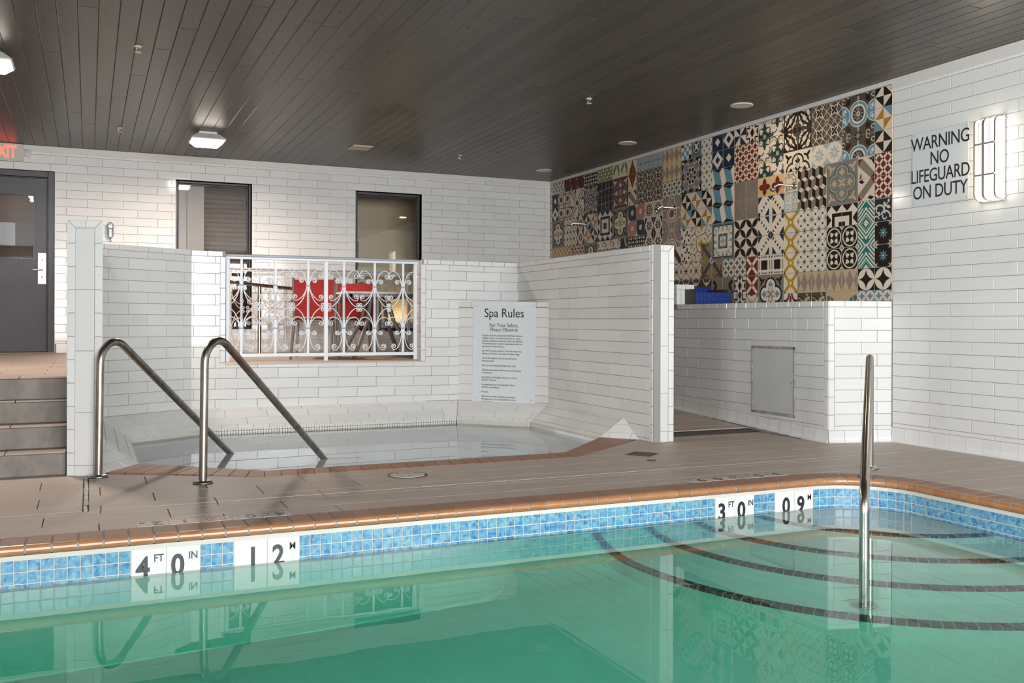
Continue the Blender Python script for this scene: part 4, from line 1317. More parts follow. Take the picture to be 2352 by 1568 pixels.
def wheel():      # 2 x 2 brown and blue
    L = bg('brown', 2, 2)
    L += [Rr('blue', .94, 0, 1.06, 2), Rr('blue', 0, .94, 2, 1.06)]
    for X, Y in ((1, 1), (0, 0), (2, 2), (0, 2), (2, 0)):
        big = (X, Y) == (1, 1)
        if big:
            for c, r in (('white', .60), ('blue', .56), ('white', .44), ('black', .345)): L.append(Ci(c, X, Y, r, 26))
            for k in range(10): L.append(Pe('taupe', X + .12 * cos(.628 * k), Y + .12 * sin(.628 * k), .628 * k, .21, .10, 5))
            L += [Ci('white', X, Y, .11, 12), Ci('blue', X, Y, .065, 10)]
    for X, Y in ((0, 1), (2, 1), (1, 0), (1, 2)):
        L += [Ci('white', X, Y, .50, 24), Ci('blue', X, Y, .46, 24)] if X != 1 else [Ci('black', X, Y, .20, 14)]
        if X != 1:
            s = 1 if X == 0 else -1
            L += [Ar('white', X + s * .16, Y + .17, .10, .045, 0, 5), Ar('white', X + s * .16, Y - .17, .10, .045, 1, 6), Pe('white', X + s * .16, Y + .1, 1.3, .28, .09), Pe('white', X + s * .16, Y - .1, -1.3, .28, .09)]
        else:
            for k in range(8): L.append(Pe('taupe', X, Y, pi / 4 * k, .15, .07, 5))
    for sx in (-1, 1):
        for sy in (-1, 1):
            x, y = 1 + sx * .62, 1 + sy * .62
            a = atan2(sy, sx)
            L += [Ar('white', 1 + sx * .92, 1 + sy * .72, .10, .035, 0, 5.2), Ar('white', 1 + sx * .60, 1 + sy * .92, .10, .035, 0, 5.2)]
            for t in (-.9, -.45, 0, .45, .9): L.append(Pe('black', x - .1 * sx, y - .1 * sy, a + t, .30, .075, 5))
    return L
def star8(bgc, st, cor):
    L = bg(bgc)
    for k in range(8): L.append(('%s' % st, [(.5 + .04 * cos(pi / 4 * k), .5 + .04 * sin(pi / 4 * k)), (.5 + .2 * cos(pi / 4 * k - .32), .5 + .2 * sin(pi / 4 * k - .32)), (.5 + .38 * cos(pi / 4 * k), .5 + .38 * sin(pi / 4 * k)), (.5 + .2 * cos(pi / 4 * k + .32), .5 + .2 * sin(pi / 4 * k + .32))]))
    s = .30
    L += [Pp(cor, (0, 0), (s, 0), (0, s)), Pp(cor, (1, 0), (1, s), (1 - s, 0)), Pp(cor, (1, 1), (1 - s, 1), (1, 1 - s)), Pp(cor, (0, 1), (0, 1 - s), (s, 1))]
    return L
def star_lb(): return star8('sand' if False else 'white', 'lblue', 'lblue')
def star_bk():
    L = star8('cream', 'black', 'black'); s = .48
    return L[:9] + [Pp('black', (0, 0), (.28, 0), (0, s)), Pp('black', (1, 0), (1, s), (.72, 0)), Pp('black', (1, 1), (.72, 1), (1, 1 - s)), Pp('black', (0, 1), (0, 1 - s), (.28, 1))]
def cubes():
    L = bg('white')
    def cube(x, y):   # black left, taupe right, light top
        w, h = .25, .25
        return [Pp('black', (x - w, y + .12), (x, y - .04), (x, y - .46), (x - w, y - .30)), Pp('taupe', (x, y - .04), (x + w, y + .12), (x + w, y - .30), (x, y - .46))]
    for i, j in ((0, .42), (.5, .42), (1, .42), (.25, .92), (.75, .92), (0, 1.42), (.5, 1.42), (1, 1.42), (.25, -.08), (.75, -.08), (-.25, .92), (1.25, .92)): L += cube(i, j)
    return L
def moor():       # 2 x 2
    L = bg('brown', 2, 2)
    for X, Y in ((1, 0), (1, 2), (0, 1), (2, 1)):
        L.append(Ci('black', X, Y, .26, 12))
        for k in range(12): L.append(Pe('black', X, Y, pi / 6 * k, .62, .13, 5))
        for k in range(12): L.append(Pe('sand' if False else 'white', X + .30 * cos(pi / 6 * (k + .5)), Y + .30 * sin(pi / 6 * (k + .5)), pi / 6 * (k + .5), .30, .10, 5))
        for k in range(12): L.append(Ci('white', X + .74 * cos(pi / 6 * (k + .5)), Y + .74 * sin(pi / 6 * (k + .5)), .115, 8, .135))
        for k in range(12): L.append(St('black', X + .74 * cos(pi / 6 * k), Y + .74 * sin(pi / 6 * k), .12, .05, 5))
    L += [Ci('brown', 1, 1, .34, 12), Ci('black', .84, 1, .14, 6), Ci('black', 1.16, 1, .14, 6)]
    for X in (0, 2):
        for Y in (0, 2): L += [St('black', X, Y, .3, .14, 6)]
    return L
def scroll_green():   # 2 x 2
    L = bg('white', 2, 2)
    def med(X, Y):
        q = [Ci('dgreen', X, Y, .30, 12)]
        for k in range(4):
            a = pi / 2 * k
            q += [Pe('dgreen', X + .1 * cos(a), Y + .1 * sin(a), a, .62, .26), Pe('dgreen', X + .3 * cos(a), Y + .3 * sin(a), a + .9, .28, .12), Pe('dgreen', X + .3 * cos(a), Y + .3 * sin(a), a - .9, .28, .12)]
            b = a + pi / 4
            q += [Ar('white', X + .34 * cos(b) + .05, Y + .34 * sin(b), .10, .045, b - 2, b + 2.6), Ar('dgreen', X + .42 * cos(b), Y + .42 * sin(b), .15, .05, b - 2, b + 2)]
        q += [Ci('sage', X, Y, .12, 12)]
        return q
    L += med(.5, 1.1) + med(1.5, .1) + med(1.5, 2.1) + med(-.5, .1) + med(2.5, 1.1)
    for X, Y in ((1, .62), (1, 1.62), (.0, .6), (2., .6), (0, 1.6), (2, 1.6)):
        for s in (-1, 1):
            L += [Ar('dgreen', X + s * .22, Y + .12, .24, .05, .2 if s > 0 else .9, 2.3 if s > 0 else 2.9), Ar('sage', X + s * .22, Y + .06, .17, .04, .0, 3.1), Ar('dgreen', X + s * .26, Y - .22, .22, .05, -2.4 if s > 0 else -1.9, -.3 if s > 0 else .6)]
    return L
def petals4():
    L = bg('sand')
    for k in range(4):
        a = pi / 2 * k; L.append(Pe('orange', .5, .5, a, .46, .32, 9))
    L.append(St('brown', .5, .5, .26, .02, 4)); return [(c if c != 'orange' else 'red', p) for c, p in L]
def saw():        # 2 x 2, diamond of saw teeth
    L = bg('white', 2, 2)
    for sx in (-1, 1):
        for sy in (-1, 1):
            for k in range(5):
                t = .14 + k * .17
                x, y = 1 + sx * t, 1 + sy * (1.0 - t)
                L.append(Pp('navy', (x, y), (x + sx * .16, y + sy * .02), (x + sx * .02, y - sy * .17)))
            L.append(Pp('navy', (1 + sx * 1, 1 + sy * 1), (1 + sx * .66, 1 + sy * 1), (1 + sx * 1, 1 + sy * .62)))
            L.append(Pp('navy', (1 + sx * .12, 1 + sy * .02), (1 + sx * .12, 1 + sy * .42), (1 + sx * .46, 1 + sy * .02)))
    L += [Di('navy', 1, 0, .24, .22), Di('navy', 1, 2, .24, .22), Rr('navy', 0, .8, .16, 1.2), Rr('navy', 1.84, .8, 2, 1.2), Rr('white', .9, .5, 1.1, 1.5)]
    return L
def sawx():       # the same teeth turned into a cross
    L = bg('cream', 2, 2)
    for k in range(4):
        b = pi / 4 + pi / 2 * k
        for t in range(6):
            r = .30 + .17 * t
            for s in (-1, 1):
                x, y = 1 + r * cos(b), 1 + r * sin(b)
                ax, ay = -sin(b) * s, cos(b) * s
                L.append(Pp('black', (x + ax * .07, y + ay * .07), (x + ax * .25 + cos(b) * .04, y + ay * .25 + sin(b) * .04), (x + ax * .07 + cos(b) * .15, y + ay * .07 + sin(b) * .15)))
        a = pi / 2 * k
        L.append(Pp('black', (1 + .95 * cos(a) - .42 * sin(a), 1 + .95 * sin(a) + .42 * cos(a)), (1 + .55 * cos(a) - .2 * sin(a), 1 + .55 * sin(a) + .2 * cos(a)), (1 + 1.0 * cos(a) - .14 * sin(a), 1 + 1.0 * sin(a) + .14 * cos(a))))
    L.append(Di('black', 1, 1, .22)); return L
def pale_rings():
    L = bg('lblue')
    for x, y in ((.28, .28), (.72, .28), (.28, .72), (.72, .72)):
        L += [Ci('white', x, y, .22, 16), Ci('lblue', x, y, .17, 14)]
        for k in range(4): L.append(Pe('white', x, y, pi / 4 + pi / 2 * k, .16, .08, 5))
    L += [Rr('white', .47, 0, .53, 1), Rr('white', 0, .47, 1, .53)]
    return L
def beige_floral():
    L = bg('white')
    for x, y, a in ((.25, .75, 0), (.75, .75, 2), (.25, .25, 4), (.75, .3, 1)): L += [Ar('lilac', x, y, .18, .05, a, a + 4), Pe('lilac', x, y, a, .26, .1)]
    L += [Ar('taupe', .5, .5, .4, .04, 0, 6.28, 18), Ci('lilac', .9, .95, .1, 8)]
    return L
def yellow_x():
    L = bg('white')
    L += [Ba('yellow', 0, 0, 1, 1, .17), Ba('yellow', 0, 1, 1, 0, .17), St('yellow', .5, .5, .27, .17, 8), Di('white', .5, .5, .10, .11)]
    for x in (0, 1):
        for y in (0, 1): L.append(Di('black', x, y, .12, .10))
    return L
def dots_fl():
    L = bg('white')
    for x in (0, .5, 1):
        for y in (0, .5, 1):
            L += [St('lblue', x, y, .25, .10, 8), Ci('yellow', x, y, .085, 8), Ci('black', x, y, .055, 8)]
    for x in (.25, .75):
        for y in (.25, .75): L.append(Rr('black', x - .05, y - .05, x + .05, y + .05))
    return L
def dots_grey(): return [(({'lblue': 'taupe', 'yellow': 'grey'}).get(c, c), p) for c, p in dots_fl()]
def plaid():
    L = bg('white')
    L += [Rr('black', .25, .25, .75, .75)]
    for a, b in ((.04, .12), (.88, .96)): L += [Rr('lilac', .25, a, .75, b), Rr('lilac', a, .25, b, .75)]
    for x in (.04, .86):
        for y in (.04, .86): L.append(Rr('black', x, y, x + .09, y + .1))
    return L
def redx():
    L = bg('red')
    L += [Ba('white', .05, .05, .95, .95, .17), Ba('white', .05, .95, .95, .05, .17), Ci('taupe', .5, .5, .12, 10)]
    for x in (0, 1):
        for y in (0, 1): L.append(Ci('brown', x, y, .12, 8))
    return L
def pinw():
    L = bg('white')
    for k in range(4):
        a = pi / 2 * k; R = lambda x, y: (.5 + x * cos(a) - y * sin(a), .5 + x * sin(a) + y * cos(a))
        L.append(Pp('navy', R(0, 0), R(.5, 0), R(.5, .5)))
    return L
def blackgeo():
    L = bg('white')
    L += [Di('black', .5, .5, .17, .26), Di('black', 0, .5, .17, .26), Di('black', 1, .5, .17, .26), Di('black', .5, 0, .17, .22), Di('black', .5, 1, .17, .22)]
    for sx in (0, 1):
        for sy in (0, 1):
            X, Y = sx, sy; dx, dy = (1 - 2 * sx), (1 - 2 * sy)
            L += [Rr('black', min(X, X + dx * .3), min(Y + dy * .18, Y + dy * .27), max(X, X + dx * .3), max(Y + dy * .18, Y + dy * .27)), Rr('black', min(X + dx * .22, X + dx * .3), min(Y, Y + dy * .27), max(X + dx * .22, X + dx * .3), max(Y, Y + dy * .27))]
    return L
def nested():     # 2 x 2 navy nested diamonds
    L = bg('navy', 2, 2)
    for X, Y in ((.5, .5), (1.5, .5), (.5, 1.5), (1.5, 1.5)):
        k = (X + Y) in (1.0, 3.0)
        L += [Di('white', X, Y, .5)] if k else [Di('navy', X, Y, .5)]
        L += [Di('navy', X, Y, .22)] if k else [Di('white', X, Y, .24)]
    for X, Y in ((0, 1), (1, 0), (2, 1), (1, 2)): L += [Di('white', X, Y, .5), Di('navy', X, Y, .34)] if False else []
    L += [Ba('white', 0, 1, 1, 2, .0), ] if False else []
    return L
def blocks():     # 1 x 1 tall blocks
    L = bg('white')
    L += [Pp('blue', (.05, 1.0), (.70, .82), (.95, 0.0), (.30, .16)), Pp('black', (.0, .0), (.30, .20), (.95, .04), (.62, -.2)), Pp('black', (.0, 1.0), (.30, 1.2), (.95, 1.04), (.66, .8)),
          Pp('white', (.95, 1.0), (.68, .84), (.92, .04), (1, 0))]
    return L
def framed():     # 2 x 2
    L = bg('slate', 2, 2)
    L += [Rr('dgreen', .10, .10, 1.90, 1.90), Rr('white', .17, .17, 1.83, 1.83), Rr('dgreen', .60, .60, 1.40, 1.40), Rr('slate', .66, .66, 1.34, 1.34), Rr('white', .76, .76, 1.24, 1.24)]
    for k in range(8): L.append(Pe('lblue', 1, 1, pi / 4 * k, .22, .1, 5))
    L.append(Di('yellow', 1, 1, .08))
    for k in range(4):
        a = pi / 2 * k
        for t in (-.35, 0, .35):
            R = lambda x, y: (1 + x * cos(a) - y * sin(a), 1 + x * sin(a) + y * cos(a))
            x, y = R(.52, t); L += [Pe('lblue', x, y, a + .25 * (1 if t >= 0 else -1), .26, .16, 5), Ci('beige', *R(.60, t), .045, 6)]
            x, y = R(.82, t); L += [Pe('black', x, y, a + pi + .7, .12, .04, 4), Pe('black', x, y, a + pi - .7, .12, .04, 4), Ba('black', *R(.74, t), *R(.82, t), .02)]
        b = a + pi / 4
        L += [Pe('lblue', 1 + .66 * cos(b), 1 + .66 * sin(b), b, .36, .14, 5), Ci('beige', 1 + .76 * cos(b), 1 + .76 * sin(b), .04, 6), Ci('black', 1 + 1.06 * cos(b), 1 + 1.06 * sin(b), .04, 6)]
    return L
def yel_circ():   # 2 x 2
    L = bg('cream', 2, 2)
    for X, Y in ((1, 1), (0, 0), (2, 2), (0, 2), (2, 0)):
        L += [Ci('black', X, Y, .52, 22), Ci('cream', X, Y, .475, 22)]
        for k in range(4): L.append(Pe('yellow', X, Y, pi / 2 * k, .34, .22, 6))
    for k in range(4):
        b = pi / 4 + pi / 2 * k
        L.append(Ba('black', 1 + .5 * cos(b), 1 + .5 * sin(b), 1 + .92 * cos(b), 1 + .92 * sin(b), .04))
        for s in (-1, 1): L.append(St('yellow', 1 + .72 * cos(b + s * .45), 1 + .72 * sin(b + s * .45), .13, .05, 4, b))
    for X, Y in ((0, 1), (2, 1), (1, 0), (1, 2)):
        for k in range(4): L.append(Pe('yellow', X, Y, pi / 2 * k, .22, .16, 5))
    return L
def brownx():     # 2 x 2
    L = bg('lilac', 2, 2)
    for X, Y in ((1, .32), (1, 1.68), (.32, 1), (1.68, 1)):
        L += [Ci('black', X, Y, .30, 16), Ci('white', X, Y, .26, 16), Ci('black', X, Y, .22, 14)] + [Pe('yellow', X, Y, pi / 4 * k, .19, .12, 5) for k in range(8)] + [Ci('orange', X, Y, .06, 6)]
    L += [Ba('brown', 0, 0, 2, 2, .24), Ba('brown', 0, 2, 2, 0, .24), Ci('white', 1, 1, .18, 12), Ci('brown', 1, 1, .08, 8)]
    for X, Y in ((0, .5), (2, .5), (.5, 0), (1.5, 0), (0, 1.5), (2, 1.5), (.5, 2), (1.5, 2)): L += [Ci('black', X, Y, .2, 12), Ci('yellow', X, Y, .14, 8)]
    return L
def whitediag():
    L = bg('cream')
    L += [Ba('black', 0, 0, 1, 1, .07), Ba('black', 0, 1, 1, 0, .07), Ba('cream', .1, .1, .9, .9, .03), Ba('cream', .1, .9, .9, .1, .03), St('black', .5, .5, .26, .06, 4), Di('black', 0, .5, .08, .2), Di('black', 1, .5, .08, .2), Di('black', .5, 0, .14, .08), Di('black', .5, 1, .14, .08)]
    return L
def medal():      # 2 x 2 grey star
    L = bg('black', 2, 2)
    L += [Ci('white', 1, 1, 1.02, 8), Ci('grey', 1, 1, .97, 8), Rr('grey', .55, 0, 1.45, 2), Rr('grey', 0, .55, 2, 1.45)]
    L += [St('cream', 1, 1, .60, .44, 8, pi / 8), St('black', 1, 1, .52, .38, 8, pi / 8)]
    for k in range(8): L.append(Pe('white', 1 + .1 * cos(pi / 4 * k), 1 + .1 * sin(pi / 4 * k), pi / 4 * k, .26, .13, 5))
    for k in range(8): L.append(Pe('black', 1 + .16 * cos(pi / 4 * k), 1 + .16 * sin(pi / 4 * k), pi / 4 * k, .15, .06, 4))
    L.append(Ci('red', 1, 1, .07, 8))
    for k in range(8):
        b = pi / 8 + pi / 4 * k
        L += [Pe('cream', 1 + .66 * cos(b), 1 + .66 * sin(b), b + .5, .2, .07, 4), Pe('cream', 1 + .66 * cos(b), 1 + .66 * sin(b), b - .5, .2, .07, 4)]
    for k in range(4):
        a = pi / 2 * k
        for t in (-.9, -.45, 0, .45, .9): L.append(Pe('black', 1 + 1.0 * cos(a), 1 + 1.0 * sin(a), a + pi + t, .3, .07, 4))
        b = a + pi / 4
        for t in (-.5, 0, .5): L.append(Pe('white', 1 + 1.25 * cos(b), 1 + 1.25 * sin(b), b + pi + t, .22, .08, 4))
    return L
def dotleaf():
    L = bg('white'); r = random.Random(4)
    for i in range(4):
        for j in range(4):
            a = (i * 1.7 + j * 2.3) % 6.28
            L.append(Pe('black', i * .27 + .08 + .06 * (j % 2), j * .26 + .08, a, .22, .13, 5))
    return L
def rings_beige():
    L = bg('beige'); L[0] = Rr('cream', 0, 0, 1, 1)
    L += [Ci('black', .5, .5, .40, 18), Ci('cream', .5, .5, .35, 18), Ci('brown', .5, .5, .27, 14), Ci('cream', .5, .5, .20, 12)]
    for k in range(8): L.append(Ci('black', .5 + .25 * cos(pi / 4 * k), .5 + .25 * sin(pi / 4 * k), .07, 8))
    L += [Ci('black', .5, .5, .12, 8), Ci('cream', .5, .5, .05, 8)]
    for x in (0, 1):
        for y in (0, 1): L += [Ar('lilac', x, y, .2, .05, 0, 6.28, 12)]
    return L
def pinkgreen():   # 2 x 2
    L = bg('cream', 2, 2)
    for i, j in ((0, 0), (1, 0), (0, 1), (1, 1)):
        c = 'pink' if (i + j) % 2 == 0 else 'dgreen'
        x, y = i, j; r = .3
        if c == 'dgreen': L.append((c, [(x + r, y), (x + 1, y), (x + 1, y + 1 - r), (x + 1 - .09, y + 1 - .09), (x + 1 - r, y + 1), (x, y + 1), (x, y + r), (x + .09, y + .09)]))
        else: L.append((c, [(x, y), (x + 1 - r, y), (x + .91, y + .09), (x + 1, y + r), (x + 1, y + 1), (x + r, y + 1), (x + .09, y + .91), (x, y + 1 - r)]))
        L.append(('cream', [(x + .34, y + .38), (x + .6, y + .34), (x + .66, y + .6), (x + .62, y + .68), (x + .4, y + .66), (x + .34, y + .6)]))
    return L
def orange_d():    # 1 x 2
    L = bg('cream', 1, 2)
    L += [Di('black', .5, 1, .48, .92), Di('orange', .5, 1, .40, .80)]
    for y in (.7, 1, 1.3): L += [Ar('black', .4, y, .11, .05, 1, 5.5), Ar('black', .6, y, .11, .05, -2, 2.2)]
    for x, y in ((.08, .2), (.92, .2), (.08, 1.8), (.92, 1.8)): L += [Pe('green', x, y, 1.2, .24, .12, 5)]
    return L
def greenleaf():
    L = bg('cream')
    L += [Pe('green', .5, .9, 4.0, .7, .25), Pe('green', .55, .95, 5.2, .7, .25), Pe('green', .1, .6, 5.0, .4, .2), Pe('green', .85, .5, 4.5, .4, .15)]
    return L
def blackscroll():   # 2 x 2
    L = bg('black', 2, 2)
    L += [Rr('grey', .5, 0, .58, 2), Rr('grey', 1.45, 0, 1.53, 2), Ba('grey', 0, .5, 2, .62, .05), Ba('grey', 0, 1.4, 2, 1.52, .05), Ar('grey', .3, 1.25, .2, .06, 0, 4), Ar('grey', .7, .3, .2, .06, 1, 5), Ar('grey', 1.25, .35, .2, .06, 2, 6), Ar('grey', 1.3, 1.7, .2, .06, 2, 6)]
    return L
def darkmix():
    L = bg('black')
    return L + [Ba('red', .1, 0, .5, 1, .22), Ba('red', .9, 0, .5, 1, .22), Ba('blue', 0, .2, .2, 0, .1), Ci('blue', .95, .75, .12, 8)]
def darkmos():
    L = bg('black')
    for i in range(4):
        for j in range(4): L.append(Ci('cream', .125 + .25 * i, .125 + .25 * j, .075 if (i + j) % 2 else .10, 6))
    return L
def redfloral():
    L = bg('cream')
    L += [Ci('black', .5, .5, .42, 14), Ci('cream', .5, .5, .36, 14)] + [Pe('red', .5, .5, pi / 2 * k, .26, .18, 5) for k in range(4)] + [Pe('black', .5, .5, pi / 4 + pi / 2 * k, .3, .08, 4) for k in range(4)]
    for x in (0, 1):
        for y in (0, 1): L += [Ci('black', x, y, .24, 10), Ci('cream', x, y, .12, 8)]
    return L
def circ_red():    # 2 x 2 grey curves with red rosette
    L = bg('lilac', 2, 2)
    for X, Y in ((0, 0), (2, 0), (0, 2), (2, 2)): L += [Ci('cream', X, Y, .8, 20), Ci('lilac', X, Y, .74, 20), Ci('slate', X, Y, .25, 10), Ci('cream', X, Y, .12, 8)]
    L += [Ci('cream', 1, 1, .52, 22), Ci('black', 1, 1, .43, 20), Ci('cream', 1, 1, .38, 20)] + [Pe('red', 1, 1, pi / 4 * k, .30, .12, 5) for k in range(8)]
    for X, Y in ((1, 0), (1, 2), (0, 1), (2, 1)): L += [Di('pink', X, Y, .2, .2), Di('cream', X, Y, .13, .13)]
    return L
def checkblue():
    L = bg('white')
    for i in range(4):
        for j in range(4):
            if (i + j) % 2: L.append(Rr(('blue', 'black')[(i + 2 * j) % 3 == 0], i * .25, j * .25, i * .25 + .25, j * .25 + .25))
    return L
def greysc():
    L = bg('white')
    L += [Ar('dgreen', .3, .1, .32, .08, 0, 3.1), Ar('sage', .3, .1, .2, .06, 0, 3.1), Ar('dgreen', .9, .1, .3, .08, .5, 3.1), Ci('black', .05, .7, .15, 8), Ci('white', .05, .7, .07, 8), Ar('dgreen', .8, .8, .15, .06, 0, 5)]
    return L
def darkarc():
    L = bg('dgreen')
    return L + [Ar('beige', 1.1, .9, .5, .16, 2.2, 4.2), Pe('black', .2, .5, 1.0, .5, .2)]
def brownstar():   # 2 x 2
    L = bg('cream', 2, 2)
    for k in range(4):
        b = pi / 4 + pi / 2 * k
        L += [Ba('brown', 1, 1, 1 + 1.3 * cos(b), 1 + 1.3 * sin(b), .36), Ba('black', 1, 1, 1 + 1.3 * cos(b - .13), 1 + 1.3 * sin(b - .13), .12), Pp('ochre', (1 + 1.4 * cos(b), 1 + 1.4 * sin(b)), (1 + .95 * cos(b - .2), 1 + .95 * sin(b - .2)), (1 + 1.2 * cos(b - .28), 1 + 1.2 * sin(b - .28)))]
    return L
def darkscroll():
    L = bg('brown', 2, 1) if False else bg('brown')
    return L + [Ar('cream', .5, 1.05, .36, .07, 3.3, 6.1), Pe('white', .5, .55, pi / 2, .3, .14), Pe('white', .5, .6, pi / 2 + .7, .26, .1), Pe('white', .5, .6, pi / 2 - .7, .26, .1), Ci('black', 0, .75, .2, 8), Ci('black', 1, .75, .2, 8)]
def greyfleur():   # 2 x 2 arch
    L = bg('taupe', 2, 2)
    L += [Ci('black', 1, .75, .6, 22), Ci('taupe', 1, .75, .47, 20), Ci('sand', 1, .75, .42, 20), Pe('yellow', 1, .8, pi / 2, .34, .2), Pe('yellow', .9, .8, 2.4, .26, .14), Pe('yellow', 1.1, .8, .7, .26, .14)]
    for s in (-1, 1): L += [Pe('black', 1 + s * .8, 1.2, pi / 2 + s * .5, .6, .2), Pe('black', 1 + s * .55, 1.5, pi / 2 - s * .6, .5, .16), Ci('black', 1 + s * .8, 1.75, .1, 8), Pe('black', 1 + s * .8, 1.15, pi / 2 - s * 1.2, .3, .14)]
    return L
def tinyred():
    L = bg('white')
    return L + [Ar('red', 0, 1, .4, .12, -1.57, 0), Ar('red', 1, 1, .4, .12, 3.14, 4.71), Pe('black', .5, .9, -pi / 2, .4, .15), Pe('red', .5, .6, pi / 2, .3, .1), Pe('black', 0, .7, -.6, .4, .08), Pe('black', 1, .7, 3.7, .4, .08)]
def teal_med():
    L = bg('slate')
    return L + [Ci('dgreen', .5, .6, .42, 14), Ci('white', .5, .6, .14, 8)] + [Pe('white', .5, .6, pi / 2 * k + .78, .34, .1, 5) for k in range(4)] + [Ar('white', .5, .6, .34, .04, 0, 6.28, 14)]

# (left column, top row, columns, rows, motif, period x, period y) ; columns count from the near edge, rows from the ceiling
PATCH = [
 (0, 0, 1, 3, kites, 2, 2), (0, 3, 1, 2, lat_red, 1, 1), (0, 5, 1, 1, scroll_navy, 1, 1), (0, 6, 1, 2, gear, 1, 1),
 (1, 8, 2, 1, leaf_bw, 1, 1), (1, 9, 2, 1, leaf_blue, 1, 1), (2, 0, 2, 3, wheel, 2, 2), (1, 3, 1, 2, chev, 1, 2), (1, 5, 1, 3, teal_diamonds, 1, 2),
 (3, 3, 2, 2, q_beige, 2, 2), (3, 5, 2, 1, frame_sq, 2, 2), (3, 6, 2, 2, scroll_rings2, 1, 1), (5, 8, 4, 1, harl_dark, 1, 1), (3, 9, 2, 1, arcs_b, 2, 2), (5, 9, 2, 1, scroll_brown, 1, 1),
 (4, 0, 2, 2, floral_brown, 1, 1), (4, 2, 2, 1, star_lb, 1, 1), (5, 3, 2, 2, cubes, 1, 1), (5, 5, 2, 3, dots_fl, 1, 1),
 (6, 0, 2, 2, moor, 2, 2), (6, 2, 2, 1, q_white, 2, 2), (6, 3, 1, 1, beige_floral, 1, 1), (6, 4, 1, 1, pale_rings, 1, 1), (6, 5, 1, 4, yellow_x, 1, 1), (6, 9, 1, 1, tinyred, 1, 1),
 (8, 0, 2, 3, scroll_green, 2, 2), (8, 3, 2, 1, petals4, 1, 1), (8, 4, 2, 3, saw, 2, 2), (8, 7, 2, 1, plaid, 1, 1), (8, 8, 2, 2, q_fleur, 2, 2),
 (10, 0, 1, 1, pinw, 1, 1), (9, 0, 1, 1, blackgeo, 1, 1), (10, 1, 2, 2, lat_red, 1, 1), (10, 3, 2, 2, q_taupe, 2, 2), (10, 5, 2, 2, leaf_wb, 1, 1), (9, 7, 1, 2, redx, 1, 1), (9, 9, 1, 1, whitediag, 1, 1),
 (11, 7, 2, 1, leaf_dblue, 1, 1), (10, 8, 1, 2, blackgeo, 1, 1),
 (12, 0, 2, 2, nested, 2, 2), (12, 2, 2, 3, blocks, 1, 1), (12, 5, 2, 2, framed, 2, 2), (12, 8, 2, 2, greyfleur, 2, 2),
 (13, 0, 1, 3, dots_fl, 1, 1), (15, 0, 1, 1, checkblue, 1, 1), (14, 0, 1, 1, teal_med, 1, 1), (15, 1, 2, 2, medal, 2, 2), (15, 3, 3, 2, kites, 2, 2),
 (15, 5, 1, 2, dotleaf, 1, 1), (14, 5, 1, 2, yel_circ, 2, 2), (13, 5, 1, 1, yel_circ, 2, 2), (13, 6, 2, 2, brownx, 2, 2), (16, 7, 3, 1, whitediag, 1, 1), (16, 8, 4, 2, darkscroll, 1, 1),
 (17, 0, 2, 2, harl_light, 1, 1), (17, 2, 2, 1, lat_teal, 1, 1), (17, 3, 2, 3, circ_red, 2, 2), (16, 6, 1, 1, brownstar, 2, 2), (17, 6, 1, 1, brownstar, 2, 2),
 (20, 0, 3, 1, lat_blue, 1, 1), (20, 1, 3, 2, floral_brown, 1, 1), (19, 3, 2, 1, rings_beige, 1, 1), (19, 4, 2, 2, star_bk, 1, 1), (21, 3, 2, 2, pinkgreen, 2, 2), (21, 5, 2, 1, darkmos, 1, 1),
 (21, 0, 1, 2, orange_d, 1, 2), (21, 2, 1, 1, chev, 1, 2), (23, 0, 2, 1, greenleaf, 1, 1), (23, 1, 2, 2, q_maroon, 2, 2), (23, 3, 2, 2, q_yellow, 2, 2), (22, 5, 1, 1, darkarc, 1, 1), (23, 5, 1, 1, greysc, 1, 1),
 (25, 0, 2, 1, lat_green, 1, 1), (25, 1, 2, 2, blackscroll, 2, 2), (25, 3, 2, 2, frame_sq, 2, 2), (25, 5, 2, 1, greysc, 1, 1),
 (27, 0, 2, 1, darkmos, 1, 1), (27, 1, 2, 2, medal, 2, 2), (27, 3, 2, 2, kites, 2, 2), (27, 5, 2, 1, q_pinkish, 2, 2),
 (29, 0, 2, 1, darkmix, 1, 1), (29, 1, 2, 2, sawx, 2, 2), (28, 3, 1, 2, star_bk, 1, 1), (29, 3, 1, 2, dots_grey, 1, 1), (29, 5, 2, 1, lat_red, 1, 1),
 (30, 0, 1, 1, darkmix, 1, 1), (31, 0, 1, 1, leaf_dblue, 1, 1), (31, 1, 2, 2, redfloral, 1, 1), (30, 3, 1, 2, dots_grey, 1, 1), (31, 5, 2, 1, lat_yellow, 1, 1),
 (32, 0, 1, 1, leaf_dblue, 1, 1), (32, 1, 1, 2, nested, 2, 2), (32, 3, 2, 2, q_pinkish, 2, 2), (32, 5, 1, 1, lat_yellow, 1, 1), (33, 0, 1, 6, beige_floral, 1, 1),
]
MT = 0.2005; MY0 = 6.157
ROWZ = [3.108, 2.932, 2.731, 2.531, 2.331, 2.130, 1.927, 1.726, 1.524, 1.323, 1.227]
mural = tag(empty('tile_mural', (XR, 9.5, 2.1)), 'colourful patchwork mural of patterned encaustic tiles on the right-hand side wall', 'mural')
MINV = Matrix.Translation((-XR, -9.5, -2.1))
TRI = {}
def motif_tris(fn):
    if fn in TRI: return TRI[fn]
    out = []
    for li, (c, p) in enumerate(fn()):
        if abs(area2(p)) < 1e-6: continue
        vs = [Vector((x, y, 0)) for x, y in p]
        for t in tessellate_polygon([vs]):
            q = [p[i] for i in t]
            if area2(q) < 0: q = q[::-1]
            if area2(q) > 1e-7: out.append((li, c, q))
    TRI[fn] = out
    return out
MC = {}
